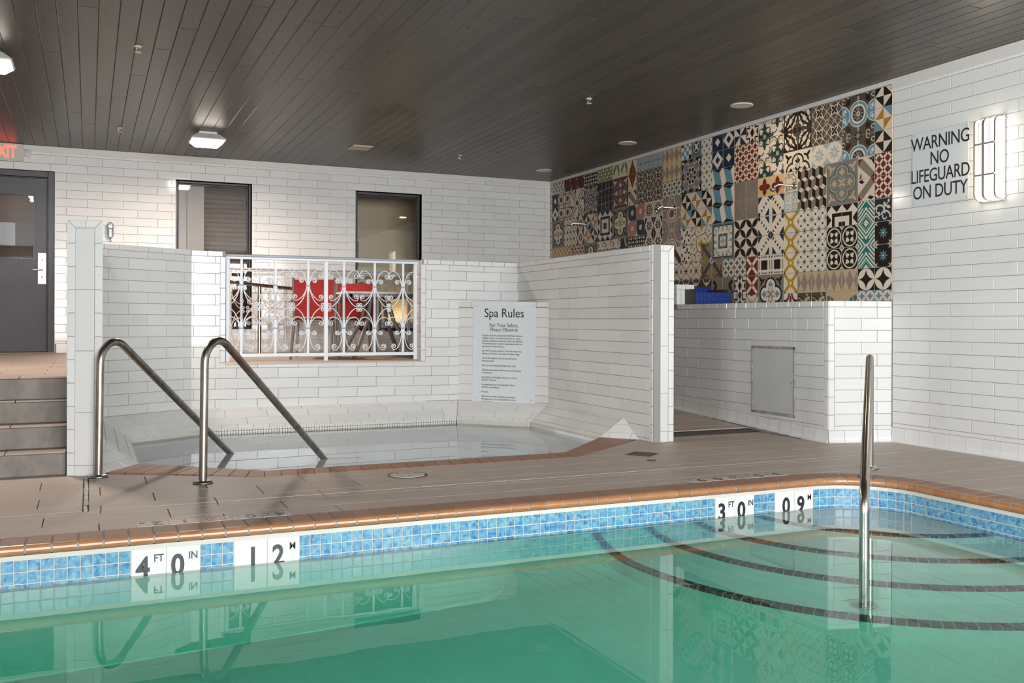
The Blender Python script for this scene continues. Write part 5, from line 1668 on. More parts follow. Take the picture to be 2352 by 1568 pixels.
def mural_mesh(fn, px, py, v0, v1, last):
    """one tile: slab plus the printed shapes cut to the tile; v0..v1 is the kept part of its height"""
    key = (fn, px, py, v0, v1, last)
    if key in MC: return MC[key]
    w, h = MT, (v1 - v0) * MT
    g = 0.0012
    vs = []; fs = []; cols = []
    q = MB(); slab(q, rect(-w / 2 + g, -h / 2 + g, w / 2 - g, h / 2 - g), 0.006, 0.0008, base=-0.004)
    vs += q.v; fs += q.f; cols += [C_['cream']] * len(q.f)
    win = rect(px, py + v0, px + 1, py + v1)
    sc = (w - 2 * g - .0016) / w
    for li, c, tr in motif_tris(fn):
        p = clip_to(tr, win)
        p = dedupe(p)
        if len(p) < 3 or area2(p) < 2e-5: continue
        z = 0.00612 + li * 0.00004
        b = len(vs)
        vs += [((x - px - .5) * w * sc, (y - py - (v0 + v1) / 2) * MT * sc, z) for x, y in p]
        fs.append(list(range(b, b + len(p)))); cols.append(C_[c])
    me = bpy.data.meshes.new('tile'); me.from_pydata(vs, [], fs); me.materials.append(M['print'])
    at = me.color_attributes.new('Col', 'FLOAT_COLOR', 'CORNER')
    data = []
    for poly, c in zip(me.polygons, cols): data += [c[0], c[1], c[2], 1.0] * poly.loop_total
    at.data.foreach_set('color', data)
    MC[key] = me
    return me
done = set()
def mural_tile(c, r, fn, px, py):
    if (c, r) in done: return
    done.add((c, r))
    zt, zb = ROWZ[r], ROWZ[r + 1]
    v0, v1 = 0.0, 1.0
    if r == 0: v1 = 0.88
    if r == 9: v0 = 0.52
    yl, yr = MY0 + (c + 1) * MT, MY0 + c * MT
    o = bpy.data.objects.new('tile', mural_mesh(fn, px, py, v0, v1, False)); link(o, mural)
    o.matrix_local = frame((XR + 0.002, (yl + yr) / 2, (zt + zb) / 2), (0, -1, 0), (0, 0, 1))
    o.matrix_parent_inverse = MINV
for c0, r0, w, h, fn, ppx, ppy in PATCH:
    for i in range(w):
        for j in range(h):
            mural_tile(c0 - i, r0 + j, fn, i % ppx, (ppy - 1) - (j % ppy))
rest = MB()
for c in range(14, 33):
    for r in range(6, 10):
        if (c, r) in done: continue
        F = frame((XR + 0.002, MY0 + (c + .5) * MT, (ROWZ[r] + ROWZ[r + 1]) / 2), (0, -1, 0), (0, 0, 1))
        q = MB(); hh = (ROWZ[r] - ROWZ[r + 1]) / 2 - .001
        slab(q, rect(-.099, -hh, .099, hh), 0.006, 0.0008, base=-.004); rest.add([F @ Vector(v) for v in q.v], q.f)
o = rest.build('hidden_tiles', M['deck_marker'], mural); o['kind'] = 'stuff'; o.matrix_parent_inverse = MINV

# ================================================================== DOOR AND WINDOWS OF THE BACK WALL
x0, z0, x1, z1 = DOOR
YD = YB + 0.055
d = MB()
for a, b in (((x0, YD - 0.02, z0), (x0 + 0.075, YB + 0.15, z1)), ((x1 - 0.075, YD - 0.02, z0), (x1, YB + 0.15, z1)), ((x0 + 0.075, YD - 0.02, z1 - 0.075), (x1 - 0.075, YB + 0.15, z1))):
    d.bbox(a, b, 0.004)
d.bbox((x0 + 0.075, YD + 0.012, z0), (x0 + 0.088, YB + 0.15, z1 - 0.075), 0.003).bbox((x1 - 0.088, YD + 0.012, z0), (x1 - 0.075, YB + 0.15, z1 - 0.075), 0.003)
d.bbox((x0 + 0.088, YD + 0.012, z1 - 0.088), (x1 - 0.088, YB + 0.15, z1 - 0.075), 0.003)
door = d.build('door_1', M['door']); door['kind'] = 'structure'
lx0, lx1, lz0, lz1 = x0 + 0.090, x1 - 0.090, z0 + 0.008, z1 - 0.090
gx0, gx1, gz0, gz1 = lx0 + 0.145, -0.620, 1.788, 2.555
lf = MB()
LY0, LY1 = YD + 0.018, YD + 0.062
for a, b in (((lx0, LY0, lz0), (gx0, LY1, lz1)), ((gx1, LY0, lz0), (lx1, LY1, lz1)), ((gx0, LY0, lz0), (gx1, LY1, gz0)), ((gx0, LY0, gz1), (gx1, LY1, lz1))): lf.box(a, b)
leaf = lf.build('leaf', M['door'], door)
st_ = MB()
for a, b in (((gx0 - .006, LY0 - .006, gz0 - .012), (gx1 + .006, LY0 + .002, gz0)), ((gx0 - .006, LY0 - .006, gz1), (gx1 + .006, LY0 + .002, gz1 + .012)),
             ((gx0 - .012, LY0 - .006, gz0 - .012), (gx0, LY0 + .002, gz1 + .012)), ((gx1, LY0 - .006, gz0 - .012), (gx1 + .012, LY0 + .002, gz1 + .012))): st_.bbox(a, b, .002)
st_.build('glazing_bead', M['black'], leaf)
MB().box((gx0, LY0 + 0.02, gz0), (gx1, LY0 + 0.026, gz1)).build('pane', M['glass'], leaf)
# wire mesh inside the pane
wm = MB(); z = gz0
while z < gz1: wm.box((gx0, LY0 + 0.0275, z), (gx1, LY0 + 0.0283, z + 0.0009)); z += 0.0127
x = gx0
while x < gx1: wm.box((x, LY0 + 0.0275, gz0), (x + 0.0009, LY0 + 0.0283, gz1)); x += 0.0127
w_ = wm.build('wire_mesh', M['dark'], leaf); w_['kind'] = 'stuff'
hp = MB().bbox((-0.571, LY0 - 0.004, 1.475), (-0.479, LY0, 1.855), 0.002).build('handle_plate', M['plate'], leaf)
lv = MB()
for zc_ in (1.772, 1.555): lv.lathe([(0.0105, 0), (0.0105, 0.006), (0.004, 0.007)], n=12)
lv = MB()
lv.tube([(-0.525, LY0, 1.648), (-0.525, LY0 - 0.012, 1.648)], 0.034, 20)
lv.tube(arc_pts([(-0.525, LY0 - 0.008, 1.648), (-0.525, LY0 - 0.058, 1.648), (-0.625, LY0 - 0.062, 1.645)], 0.02), 0.0105, 10)
lv.build('lever_handle', M['plate'], leaf)
kn = MB()
for zc_ in (1.770, 1.560): kn.tube([(-0.525, LY0 - .003, zc_), (-0.525, LY0 - 0.008, zc_)], 0.0105, 12)
kn.build('lock_cylinder', M['alu'], leaf)
MB().bbox((-0.474, LY0 - 0.012, 1.632), (-0.462, LY0 + 0.002, 1.665), .002).build('latch_tape', M['blue_tag'], leaf)
tag(MB().bbox((-1.16, LY0 + 0.030, 1.938), (-0.820, LY0 + 0.0315, 2.215), .0005).build('paper_notice', M['paper']), 'blank white paper sheet taped behind the wired glass of the dark door', 'paper')

def window(name, w, bar=0.045):
    x0, z0, x1, z1 = w
    f = MB(); y0, y1 = YB + 0.085, YB + 0.15
    for a, b in (((x0, y0, z0), (x0 + bar, y1, z1)), ((x1 - bar, y0, z0), (x1, y1, z1)), ((x0 + bar, y0, z0), (x1 - bar, y1, z0 + bar)), ((x0 + bar, y0, z1 - bar), (x1 - bar, y1, z1))): f.bbox(a, b, .006)
    for a, b in (((x0 + bar, y0 + .02, z0 + bar), (x0 + bar + .014, y1, z1 - bar)), ((x1 - bar - .014, y0 + .02, z0 + bar), (x1 - bar, y1, z1 - bar)), ((x0 + bar, y0 + .02, z1 - bar - .014), (x1 - bar, y1, z1 - bar))): f.bbox(a, b, .003)
    o = f.build(name, M['dark']); o['kind'] = 'structure'
    MB().box((x0 + bar, y0 + .035, z0 + bar), (x1 - bar, y0 + .041, z1 - bar)).build('pane', M['glass'], o)
    return o
win1 = window('window_1', WIN1, 0.032)
win2 = window('window_2', WIN2, 0.042)
# rooms seen through the glass: shallow boxes behind the wall
def hall(name, x0, x1, z0, z1, depth, m):
    q = MB(); y0, y1 = YB + 0.165, YB + 0.165 + depth
    vs = [(x0, y0, z0), (x1, y0, z0), (x1, y1, z0), (x0, y1, z0), (x0, y0, z1), (x1, y0, z1), (x1, y1, z1), (x0, y1, z1)]
    q.add(vs, [(0, 1, 2, 3), (7, 6, 5, 4), (1, 5, 6, 2), (3, 2, 6, 7), (0, 3, 7, 4)])
    q.add([(a, b + .05 if b > y0 else b, c) for a, b, c in vs], [(3, 7, 6, 2)])
    return struct(name, q, m)
hall('wall_hall_left', -1.9, 0.4, 0.3, 3.1, 0.9, M['wood_room'])
hall('wall_hall_middle', 0.42, 2.6, 0.3, 3.1, 1.2, M['wood_room'])
hall('wall_hall_right', 2.62, 5.4, 0.3, 3.1, 1.2, M['yellow_panel'])
area('hall_lamp_left', (-0.9, YB + 0.6, 3.05), (0, 0, 0), 0.5, 0.3, 2.2, (1, 0.75, 0.5))
area('hall_lamp_middle', (1.2, YB + 0.6, 3.05), (0, 0, 0), 0.5, 0.3, 4.5, (1, 0.85, 0.65))
area('hall_lamp_right', (4.3, YB + 0.8, 1.0), (pi, 0, 0), 0.16, 0.16, 3.0, (1, 0.80, 0.45))
# first window: two grey panels on the left, slatted wooden blind on the right
q = MB().bbox((0.95, YB + 0.20, 0.85), (1.166, YB + 0.23, 2.95), .003); tag(q.build('curtain_panel', M['grey_panel']), 'grey flat panel behind the left edge of the window with wooden slats', 'panel')
q = MB().bbox((1.170, YB + 0.20, 0.85), (1.385, YB + 0.23, 2.95), .003); tag(q.build('curtain_panel', M['grey_panel']), 'grey flat panel hanging directly beside the wooden slats', 'panel')
bl = tag(empty('slatted_blind', (1.66, YB + 0.3, 1.8)), 'brown wooden slatted blind behind the glass of the left dark-framed window', 'blind')
BINV = Matrix.Translation((-1.66, -YB - 0.3, -1.8))
me = None
z = 0.95; i = 0
while z < 2.72:
    if me is None:
        me = MB().bbox((-0.28, -0.008, -0.027), (0.28, 0.008, 0.027), .002).mesh('slat', M['slat'])
    o = bpy.data.objects.new('slat', me); link(o, bl); o.matrix_local = Matrix.Translation((1.66, YB + 0.30, z)) @ Matrix.Rotation(0.35, 4, 'X'); o.matrix_parent_inverse = BINV
    z += 0.062
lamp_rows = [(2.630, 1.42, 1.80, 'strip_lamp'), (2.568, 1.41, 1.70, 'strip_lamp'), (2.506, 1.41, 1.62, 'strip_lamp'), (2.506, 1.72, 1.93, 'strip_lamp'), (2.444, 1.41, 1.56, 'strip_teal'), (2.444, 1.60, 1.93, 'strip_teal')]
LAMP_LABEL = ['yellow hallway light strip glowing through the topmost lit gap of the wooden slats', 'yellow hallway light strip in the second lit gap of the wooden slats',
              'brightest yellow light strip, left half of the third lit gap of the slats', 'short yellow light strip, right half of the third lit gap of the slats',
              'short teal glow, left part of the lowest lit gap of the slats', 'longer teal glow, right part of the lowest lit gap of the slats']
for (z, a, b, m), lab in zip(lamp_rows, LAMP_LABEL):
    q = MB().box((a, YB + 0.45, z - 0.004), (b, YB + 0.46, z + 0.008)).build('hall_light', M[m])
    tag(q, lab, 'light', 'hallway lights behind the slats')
for a in (1.55, 1.80):
    q = MB().box((a - .002, YB + 0.288, 0.9), (a + .002, YB + 0.292, 2.72)).build('ladder_cord', M['dark'], bl); q.matrix_parent_inverse = BINV
# second window: pale panelling with a taller and a lower board
pn = tag(MB().bbox((3.30, YB + 0.98, 0.4), (4.6, YB + 1.02, 2.42), .003).build('wall_panel', M['yellow_panel']), 'yellowish wall board with a dark joint seen through the right window', 'panel')
MB().bbox((3.66, YB + 0.965, 0.4), (3.672, YB + 0.978, 2.22), .001).build('joint_strip', M['dark'], pn)

# ================================================================== WROUGHT IRON RAILING
def spiral(c, r, a0, dr, turns=1.35, n=16):
    return [(c[0] + r * (1 - .72 * k / n) * cos(a0 + dr * 2 * pi * turns * k / n), c[1] + r * (1 - .72 * k / n) * sin(a0 + dr * 2 * pi * turns * k / n)) for k in range(n + 1)]
def bez(p, n=9):
    out = []
    for k in range(n):
        t = k / n
        out.append(tuple((1 - t) ** 3 * p[0][i] + 3 * t * (1 - t) ** 2 * p[1][i] + 3 * t * t * (1 - t) * p[2][i] + t ** 3 * p[3][i] for i in (0, 1)))
    return out
def scrolls(s):
    """scroll curves right (s=1) or left (s=-1) of one bar; x from the bar, z from the bottom of the bars; the collars sit at .27 and .73"""
    P = []
    def add(b, c, r, a0, dr):
        P.append([(s * x, z) for x, z in bez(b) + spiral(c, r, a0, dr)])
    U_, D_ = 0.740, 0.268
    add([(.012, U_), (.03, U_ + .20), (.165, U_ + .21), (.163, U_ + .10)], (.135, U_ + .105), .028, 0, -1)          # tall upper scroll
    add([(.012, U_), (.02, U_ + .08), (.085, U_ + .09), (.088, U_ + .045)], (.066, U_ + .045), .022, 0, -1)          # small upper scroll
    add([(.012, U_), (.02, U_ - .14), (.150, U_ - .22), (.156, U_ - .13)], (.132, U_ - .128), .024, 0, 1)            # hanging hook
    add([(.012, U_), (.03, U_ - .16), (.09, U_ - .215), (.135, U_ - .238)], (.150, U_ - .212), .022, -2.0, 1)        # long arm to the knot
    add([(.012, D_), (.03, D_ + .15), (.09, D_ + .205), (.135, D_ + .228)], (.150, D_ + .205), .022, 2.0, -1)
    add([(.012, D_), (.03, D_ + .15), (.165, D_ + .16), (.163, D_ + .055)], (.137, D_ + .055), .026, 0, -1)
    add([(.012, D_), (.02, D_ - .075), (.088, D_ - .09), (.088, D_ - .05)], (.066, D_ - .05), .022, 0, 1)
    add([(.012, D_), (.012, D_ - .26), (.120, D_ - .28), (.125, D_ - .20)], (.099, D_ - .20), .026, 0, 1)
    return P
SC_M = {}
def railing(name, label, xs, y, zb, ht, bars, mt, hx0, hx1, feet):
    """xs: post centres; bars: bar centres; zb floor height; ht overall height"""
    r = tag(empty(name, (hx0, y, zb)), label, 'railing')
    inv = Matrix.Translation((-hx0, -y, -zb))
    def pt(o): o.matrix_parent_inverse = inv; return o
    zt = zb + ht
    pt(MB().bbox((hx0, y - .024, zt - .022), (hx1, y + .024, zt), .005).build('top_cap', M['grey_cap'], r))
    pt(MB().bbox((hx0, y - .016, zt - .046), (hx1, y + .016, zt - .022), .003).build('top_bar', mt, r))
    lo = zb + 0.048
    pt(MB().bbox((hx0 + .02, y - .016, lo), (hx1 - .02, y + .016, lo + .034), .003).build('bottom_bar', mt, r))
    for px in xs: pt(MB().bbox((px - .0185, y - .0185, zb + (0.0 if feet else .04)), (px + .0185, y + .0185, zt - .046), .003).build('post', mt, r))
    b0 = lo + .034; bl_ = zt - .046 - b0
    for bx in bars:
        F = Matrix.Translation((bx, y, b0))
        me = SC_M.get((mt.name, round(bl_, 3)))
        if me is None:
            q = MB()
            a = .011; zs = [0, .30 * bl_, .36 * bl_] + [(.36 + .30 * k / 40) * bl_ for k in range(1, 41)] + [.72 * bl_, bl_]
            vs = []
            for z in zs:
                t = (z / bl_ - .36) / .30; t = max(0, min(1, t)); an = pi / 4 + t * 2 * pi * 2.5
                aa = a * (1.25 if 0 < t < 1 else 1.3)
                for k in range(4): vs.append((aa * cos(an + pi / 2 * k), aa * sin(an + pi / 2 * k), z))
            q.add(vs, [(4 * i + k, 4 * i + (k + 1) % 4, 4 * i + 4 + (k + 1) % 4, 4 * i + 4 + k) for i in range(len(zs) - 1) for k in range(4)])
            bar = q.mesh('bar', mt)
            col = MB()
            for c in (.27, .73): col.bbox((-.024, -.016, c * bl_ - .007), (.024, .016, c * bl_ + .007), .003)
            colm = col.mesh('collar', M['grey_cap'])
            scs = []
            for s in (1, -1):
                for p in scrolls(s):
                    t = MB(); t.tube([(x, 0.0, z * bl_) for x, z in p], 0.0052, 6)
                    scs.append(t.mesh('scroll', mt))
            me = SC_M[(mt.name, round(bl_, 3))] = (bar, colm, scs)
        ob = bpy.data.objects.new('bar', me[0]); link(ob, r); ob.matrix_local = F; pt(ob)
        oc = bpy.data.objects.new('collar', me[1]); link(oc, ob)
        for m_ in me[2]:
            o = bpy.data.objects.new('scroll', m_); link(o, ob)
    return r
bars = [1.395, 1.731, 2.063, 2.437, 2.768, 3.082]
railing('wrought_iron_railing', 'white wrought-iron railing with scrolls filling the opening above the spa wall', [1.262, 2.248, 3.220], 9.755, 0.622, 1.075, bars, M['white_metal'], 1.240, 3.245, True)
M['shaded_white'] = mat('shaded_white_iron', (0.50, 0.47, 0.46), 0.45)  # same white iron darkened, so the far railing's shade sits in its colour
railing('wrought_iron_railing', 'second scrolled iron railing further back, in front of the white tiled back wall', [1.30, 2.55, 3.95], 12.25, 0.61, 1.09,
        [1.62, 1.98, 2.30, 2.86, 3.19, 3.53, 4.2], M['shaded_white'], 1.0, 4.5, True)
# steel handrail running behind the railing
hr = tag(empty('grab_rail', (2.0, 12.0, 0.61)), 'slim steel handrail on one post standing behind the scrolled railing', 'handrail')
HI = Matrix.Translation((-2.0, -12.0, -0.61))
o = MB().tube(arc_pts([(1.45, 11.6, 1.50), (2.35, 11.98, 1.435), (2.6, 12.0, 1.42)], .1), 0.021, 10).build('rail', M['steel_old'], hr); o.matrix_parent_inverse = HI
o = MB().tube([(1.90, 11.79, 0.61), (1.90, 11.79, 1.45)], 0.021, 10).build('post', M['steel_old'], hr); o.matrix_parent_inverse = HI

# ================================================================== PATIO FURNITURE ON THE TERRACE
TZ = 0.610
def chair(loc, rz, label):
    c = tag(empty('sling_chair', loc, rz), label, 'chair', 'red sling chairs on the terrace')
    a = M['alu']
    # faces +y; back at y=-.25
    for s in (-1, 1):
        x = .225 * s
        MB().tube(arc_pts([(x * 1.1, .27, 0), (x, .25, .44), (x * 1.16, .19, .64)], .05), .0135, 8).build('front_leg', a, c)
        MB().tube([(x * 1.1, -.34, 0), (x, -.20, .42), (x, -.30, .90)], .0145, 8).build('rear_leg', a, c)
        MB().tube(arc_pts([(x * 1.16, -.235, .63), (x * 1.2, 0, .665), (x * 1.18, .21, .645), (x * 1.12, .24, .60)], .06), .0155, 8).build('armrest', a, c)
    f = MB()
    for y, z in ((.25, .44), (-.20, .42)): f.tube([(-.225, y, z), (.225, y, z)], .013, 8)
    for s in (-1, 1): f.tube([(.225 * s, .25, .44), (.225 * s, -.20, .42)], .013, 8)
    f.tube([(-.225, -.285, .86), (.225, -.285, .86)], .011, 8)
    f.build('seat_frame', a, c)
    q = MB(); n = 6
    vs = []
    for k in range(n + 1):
        t = k / n; dip = .02 * sin(pi * t)
        for x in (-.215, .215): vs += [(x, .24 - .43 * t, .452 - dip), (x, .24 - .43 * t, .446 - dip)]
    q.add(vs, [(4 * i, 4 * i + 2, 4 * i + 6, 4 * i + 4) for i in range(n)] + [(4 * i + 1, 4 * i + 5, 4 * i + 7, 4 * i + 3) for i in range(n)])
    q.build('seat', M['sling'], c)
    q = MB(); vs = []
    for k in range(n + 1):
        t = k / n; b = .018 * sin(pi * t)
        y = -.21 - .088 * t - b; z = .47 + .41 * t
        for x in (-.213, .213): vs += [(x, y + .004, z), (x, y - .004, z)]
    q.add(vs, [(4 * i, 4 * i + 2, 4 * i + 6, 4 * i + 4) for i in range(n)] + [(4 * i + 1, 4 * i + 5, 4 * i + 7, 4 * i + 3) for i in range(n)] + [(0, 1, 3, 2), (4 * n, 4 * n + 2, 4 * n + 3, 4 * n + 1)])
    q.build('backrest', M['sling'], c)
    return c
chair((2.36, 10.72, TZ), -0.30, 'red sling chair seen from behind, nearer of two behind the white railing')
chair((3.02, 11.62, TZ), -0.15, 'red sling chair partly hidden by the patio table, farther of two')
tb = tag(empty('patio_table', (3.14, 10.95, TZ)), 'square grey patio table with splayed legs behind the white railing', 'table')
q = MB().bbox((-.46, -.40, .735), (.46, .40, .762), .008).build('tabletop', M['plastic'], tb)
q = MB()
for a, b in (((-.42, -.36, .70), (.42, -.33, .735)), ((-.42, .33, .70), (.42, .36, .735)), ((-.42, -.36, .70), (-.39, .36, .735)), ((.39, -.36, .70), (.42, .36, .735))): q.bbox(a, b, .003)
q.build('apron', M['alu'], tb)
for sx in (-1, 1):
    for sy in (-1, 1):
        MB().tube(arc_pts([(sx * .10, sy * .09, .70), (sx * .16, sy * .14, .42), (sx * .36, sy * .30, 0)], .2), [.026] * 10, 8).build('leg', M['alu'], tb) if False else \
            MB().tube(arc_pts([(sx * .10, sy * .09, .70), (sx * .16, sy * .14, .42), (sx * .36, sy * .30, 0)], .2), .024, 8).build('leg', M['alu'], tb)
MB().tube([(0, 0, .30), (0, 0, .71)], .05, 12).build('column', M['alu'], tb)

# ================================================================== STEEL HANDRAILS
def handrail(name, label, base, end, top_z, m, deep, vertical_end=False, lead=0.14):
    r = tag(empty(name, (base[0], base[1], 0)), label, 'handrail')
    b = Vector((base[0], base[1], 0)); e = Vector((end[0], end[1], end[2]))
    h = Vector((e.x - b.x, e.y - b.y, 0)); L = h.length; h.normalize()
    back = 0.0
    if not vertical_end:
        sl = (e.z - top_z) / (L - lead)
        e2 = e + (h + Vector((0, 0, sl))) * deep
        pts = [b, b + Vector((0, 0, top_z)) + h * 0.02, e2]
        path = arc_pts(pts, 0.145, 12)
        # keep the straight run on the measured line: rises to top_z at lead, then falls
    path = [p - b for p in path]
    q = MB().tube(path, 0.0255, 16).build('rail', m, r)
    fl = MB().lathe([(0.0, 0.0), (0.062, 0.0), (0.062, 0.010), (0.052, 0.018), (0.030, 0.021), (0.028, 0.021)], n=28).build('flange', m, r)
    return r
handrail('spa_handrail', 'bent steel handrail nearest the left tiled pier, running down into the spa water', (0.060, 6.804), (1.081, 8.013, -0.05), 1.02, M['steel_old'], 0.55)
handrail('spa_handrail', 'bent steel handrail further from the pier, standing alone on the deck before the spa', (0.665, 6.291), (1.718, 7.423, -0.05), 1.04, M['steel_old'], 0.55)
# pool rail: one leg on the deck corner, the other on the lowest step
pr = tag(empty('pool_handrail', (5.057, 5.08, 0)), 'polished steel grab rail rising from the pool steps in the corner', 'handrail')
b = Vector((5.057, 5.08, 0)); e = Vector((3.662, 3.716, 0)); hd = (e - b); Lr = hd.length; hd.normalize()
pts = [Vector((0, 0, 0)), Vector((0, 0, 0.86)) + hd * 0.0, hd * (Lr - 0.02) + Vector((0, 0, 0.15)), hd * Lr + Vector((0, 0, WZ - 0.775))]
path = arc_pts(pts, 0.16, 12)
MB().tube(path, 0.0255, 16).build('rail', M['steel'], pr)
FLP = [(0.0, 0.0), (0.062, 0.0), (0.062, 0.010), (0.052, 0.018), (0.030, 0.021), (0.028, 0.021)]
MB().lathe(FLP, n=28).build('flange', M['steel'], pr)
MB().lathe([(r * 1.15, z) for r, z in FLP], c=(hd.x * Lr, hd.y * Lr, WZ - 0.78), n=28).build('flange', M['steel'], pr)

# ================================================================== CEILING FITTINGS
def led(loc, label):
    r = tag(empty('ceiling_lamp', loc), label, 'lamp', 'square ceiling lamps')
    MB().bbox((-.10, -.10, -.035), (.10, .10, 0), .006).build('mounting_box', M['lamp_white'], r)
    q = MB(); n = 4
    t, bq = .115, .185
    vs = [(-t, -t, -.03), (t, -t, -.03), (t, t, -.03), (-t, t, -.03), (-bq, -bq, -.088), (bq, -bq, -.088), (bq, bq, -.088), (-bq, bq, -.088)]
    q.add(vs, [(3, 2, 1, 0)[::-1], (0, 1, 5, 4)[::-1], (1, 2, 6, 5)[::-1], (2, 3, 7, 6)[::-1], (3, 0, 4, 7)[::-1]])
    q.bbox((-bq, -bq, -.100), (bq, bq, -.088), .003)
    q.build('housing', M['lamp_white'], r)
    for s in range(4):
        f = MB()
        for k in range(-5, 6):
            x0_, x1_ = k * .021, k * .033
            f.add([(x0_ - .004, -t, -.026), (x0_ + .004, -t, -.026), (x1_ + .004, -bq - .008, -.088), (x1_ - .004, -bq - .008, -.088), (x0_ - .004, -t + .02, -.030), (x0_ + .004, -t + .02, -.030), (x1_ + .004, -bq + .01, -.088), (x1_ - .004, -bq + .01, -.088)],
                  [(0, 1, 2, 3), (4, 7, 6, 5), (0, 3, 7, 4), (1, 5, 6, 2), (3, 2, 6, 7), (0, 4, 5, 1)])
        o = f.build('cooling_fins', M['lamp_white'], r, Matrix.Rotation(pi / 2 * s, 4, 'Z'))
    q = MB()
    b2 = .172
    q.add([(-b2, -b2, -.100), (b2, -b2, -.100), (b2, b2, -.100), (-b2, b2, -.100), (-.12, -.12, -.150), (.12, -.12, -.150), (.12, .12, -.150), (-.12, .12, -.150)],
          [(4, 7, 6, 5), (0, 4, 5, 1), (1, 5, 6, 2), (2, 6, 7, 3), (3, 7, 4, 0)])
    q.build('lens', M['lens'], r)
    l = area('led_light', (loc[0], loc[1], loc[2] - 0.165), (0, 0, 0), .28, .28, LED_POWER, (1.0, 0.85, 0.73))
    l.data.spread = radians(170)
    return r

led((1.215, 11.16, ZC), 'white finned square ceiling lamp glowing above the slatted window')
led((-0.740, 8.48, ZC), 'white finned square ceiling lamp glowing above the stairs, cut by the frame edge')
def can(loc, lit, label):
    r = tag(empty('downlight', loc), label, 'lamp', 'round ceiling downlights')
    MB().lathe([(.088, 0.0), (.112, 0.0), (.112, -.006), (.100, -.010), (.088, -.008)], n=28).build('trim_ring', M['lamp_white'], r)
    MB().lathe([(.090, -.006), (.075, -.003), (.055, -.0015), (0.02, -.001)], n=28).build('reflector', M['can_lit'] if lit else M['can_dim'], r)
    if lit: area('can_light', (loc[0], loc[1], loc[2] - .02), (0, 0, 0), .12, .12, 5, (1, .75, .45))
can((5.815, 7.515, ZC), True, 'round recessed downlight glowing warm near the patterned mural')
can((5.826, 9.68, ZC), False, 'unlit round downlight, middle one of three along the mural')
can((5.826, 11.93, ZC), False, 'unlit round downlight nearest the far corner of the mural')
def sprinkler(loc, label):
    r = tag(empty('sprinkler_head', loc), label, 'sprinkler', 'ceiling sprinkler heads')
    MB().lathe([(.030, 0), (.034, -.004), (.018, -.012), (.012, -.014)], n=20).build('escutcheon', M['beige'], r)
    q = MB()
    for s in (-1, 1): q.tube([(s * .008, 0, -.012), (s * .017, 0, -.028), (s * .005, 0, -.046)], .003, 6)
    q.build('yoke', M['chrome'], r)
    q = MB().lathe([(.002, -.044), (.026, -.048), (.026, -.051), (.002, -.052)], n=16)
    for k in range(8): q.box((.020 * cos(k * pi / 4) - .004, .020 * sin(k * pi / 4) - .004, -.052), (.034 * cos(k * pi / 4) + .001, .034 * sin(k * pi / 4) + .001, -.049)) if False else None
    q.build('deflector', M['beige'], r)
sprinkler((0.341, 7.856, ZC), 'small brass sprinkler head nearest the camera on the left half of the ceiling')
sprinkler((0.304, 11.27, ZC), 'small brass sprinkler head near the back wall left of the square lamp')
sprinkler((4.331, 7.90, ZC), 'small pale sprinkler head on the dark ceiling left of the lit downlight')
sprinkler((4.320, 11.29, ZC), 'small sprinkler head near the far corner between the ceiling hatch and downlights')
vp = tag(empty('ceiling_plate', (3.02, 11.29, ZC)), 'flat beige cover plate on the dark plank ceiling near the back wall', 'cover plate')
MB().bbox((-.125, -.145, -.012), (.125, .145, 0), .004).build('plate', M['beige'], vp)
MB().bbox((-.112, -.130, -.016), (.112, .130, -.012), .002).build('cover', M['beige'], vp)

# ================================================================== WALL FITTINGS
# sconce on the right wall
sc = tag(empty('wall_sconce', (XR, 5.152, 2.30)), 'glowing wall sconce with nickel bars over white acrylic beside the warning sign', 'lamp')
sc.rotation_euler = (0, 0, -pi / 2)      # local -y ... faces into the room
# local axes: x = along the wall towards the camera side, y = towards the wall, z up
sc.rotation_euler = (0, 0, 0)
def sl(mb, name, m): return mb.build(name, m, sc)
D0, D1 = -0.018, -0.098
hw, hh = 0.098, 0.315
sl(MB().bbox((-0.02, -hw - .012, -hh - .004), (0.0, hw + .012, hh + .004), .004), 'back_plate', M['plate'])
prof = [(-.018, -hh), (-.060, -hh + .004), (-.088, -hh + .022), (-.096, -hh + .05), (-.096, hh - .05), (-.088, hh - .022), (-.060, hh - .004), (-.018, hh)]
q = MB(); n = len(prof)
q.add([(x, -hw + .006, z) for x, z in prof] + [(x, hw - .006, z) for x, z in prof], [(i, n + i, n + i + 1, i + 1) for i in range(n - 1)] + [list(range(n)), list(range(n, 2 * n))[::-1], (n - 1, 2 * n - 1, n, 0)])
sl(q, 'acrylic_shade', M['acrylic'])
def strap(y, w, name):
    q = MB(); pr_ = [(x - .006, z * 1.012) for x, z in prof]
    m_ = len(pr_)
    q.add([(x, y - w / 2, z) for x, z in pr_] + [(x, y + w / 2, z) for x, z in pr_] + [(x + .007, y - w / 2, z * .985) for x, z in pr_] + [(x + .007, y + w / 2, z * .985) for x, z in pr_],
          [(i, m_ + i, m_ + i + 1, i + 1) for i in range(m_ - 1)] + [(i, i + 1, 2 * m_ + i + 1, 2 * m_ + i) for i in range(m_ - 1)] + [(m_ + i, 3 * m_ + i, 3 * m_ + i + 1, m_ + i + 1) for i in range(m_ - 1)])
    return sl(q, name, M['plate'])
strap(hw - .008, .014, 'strap'); strap(-hw + .008, .014, 'strap'); strap(0.012, .024, 'strap'); strap(0.052, .006, 'strap'); strap(-0.042, .006, 'strap')
for z in (.115, -.125): sl(MB().bbox((-.106, -hw + .003, z - .008), (-.096, hw - .003, z + .008), .002), 'cross_band', M['plate'])
for z in (hh + .003, -hh - .010): sl(MB().bbox((-.022, -hw - .010, z - .004), (-.004, hw + .010, z + .010), .003), 'end_cap', M['plate'])
q = MB()
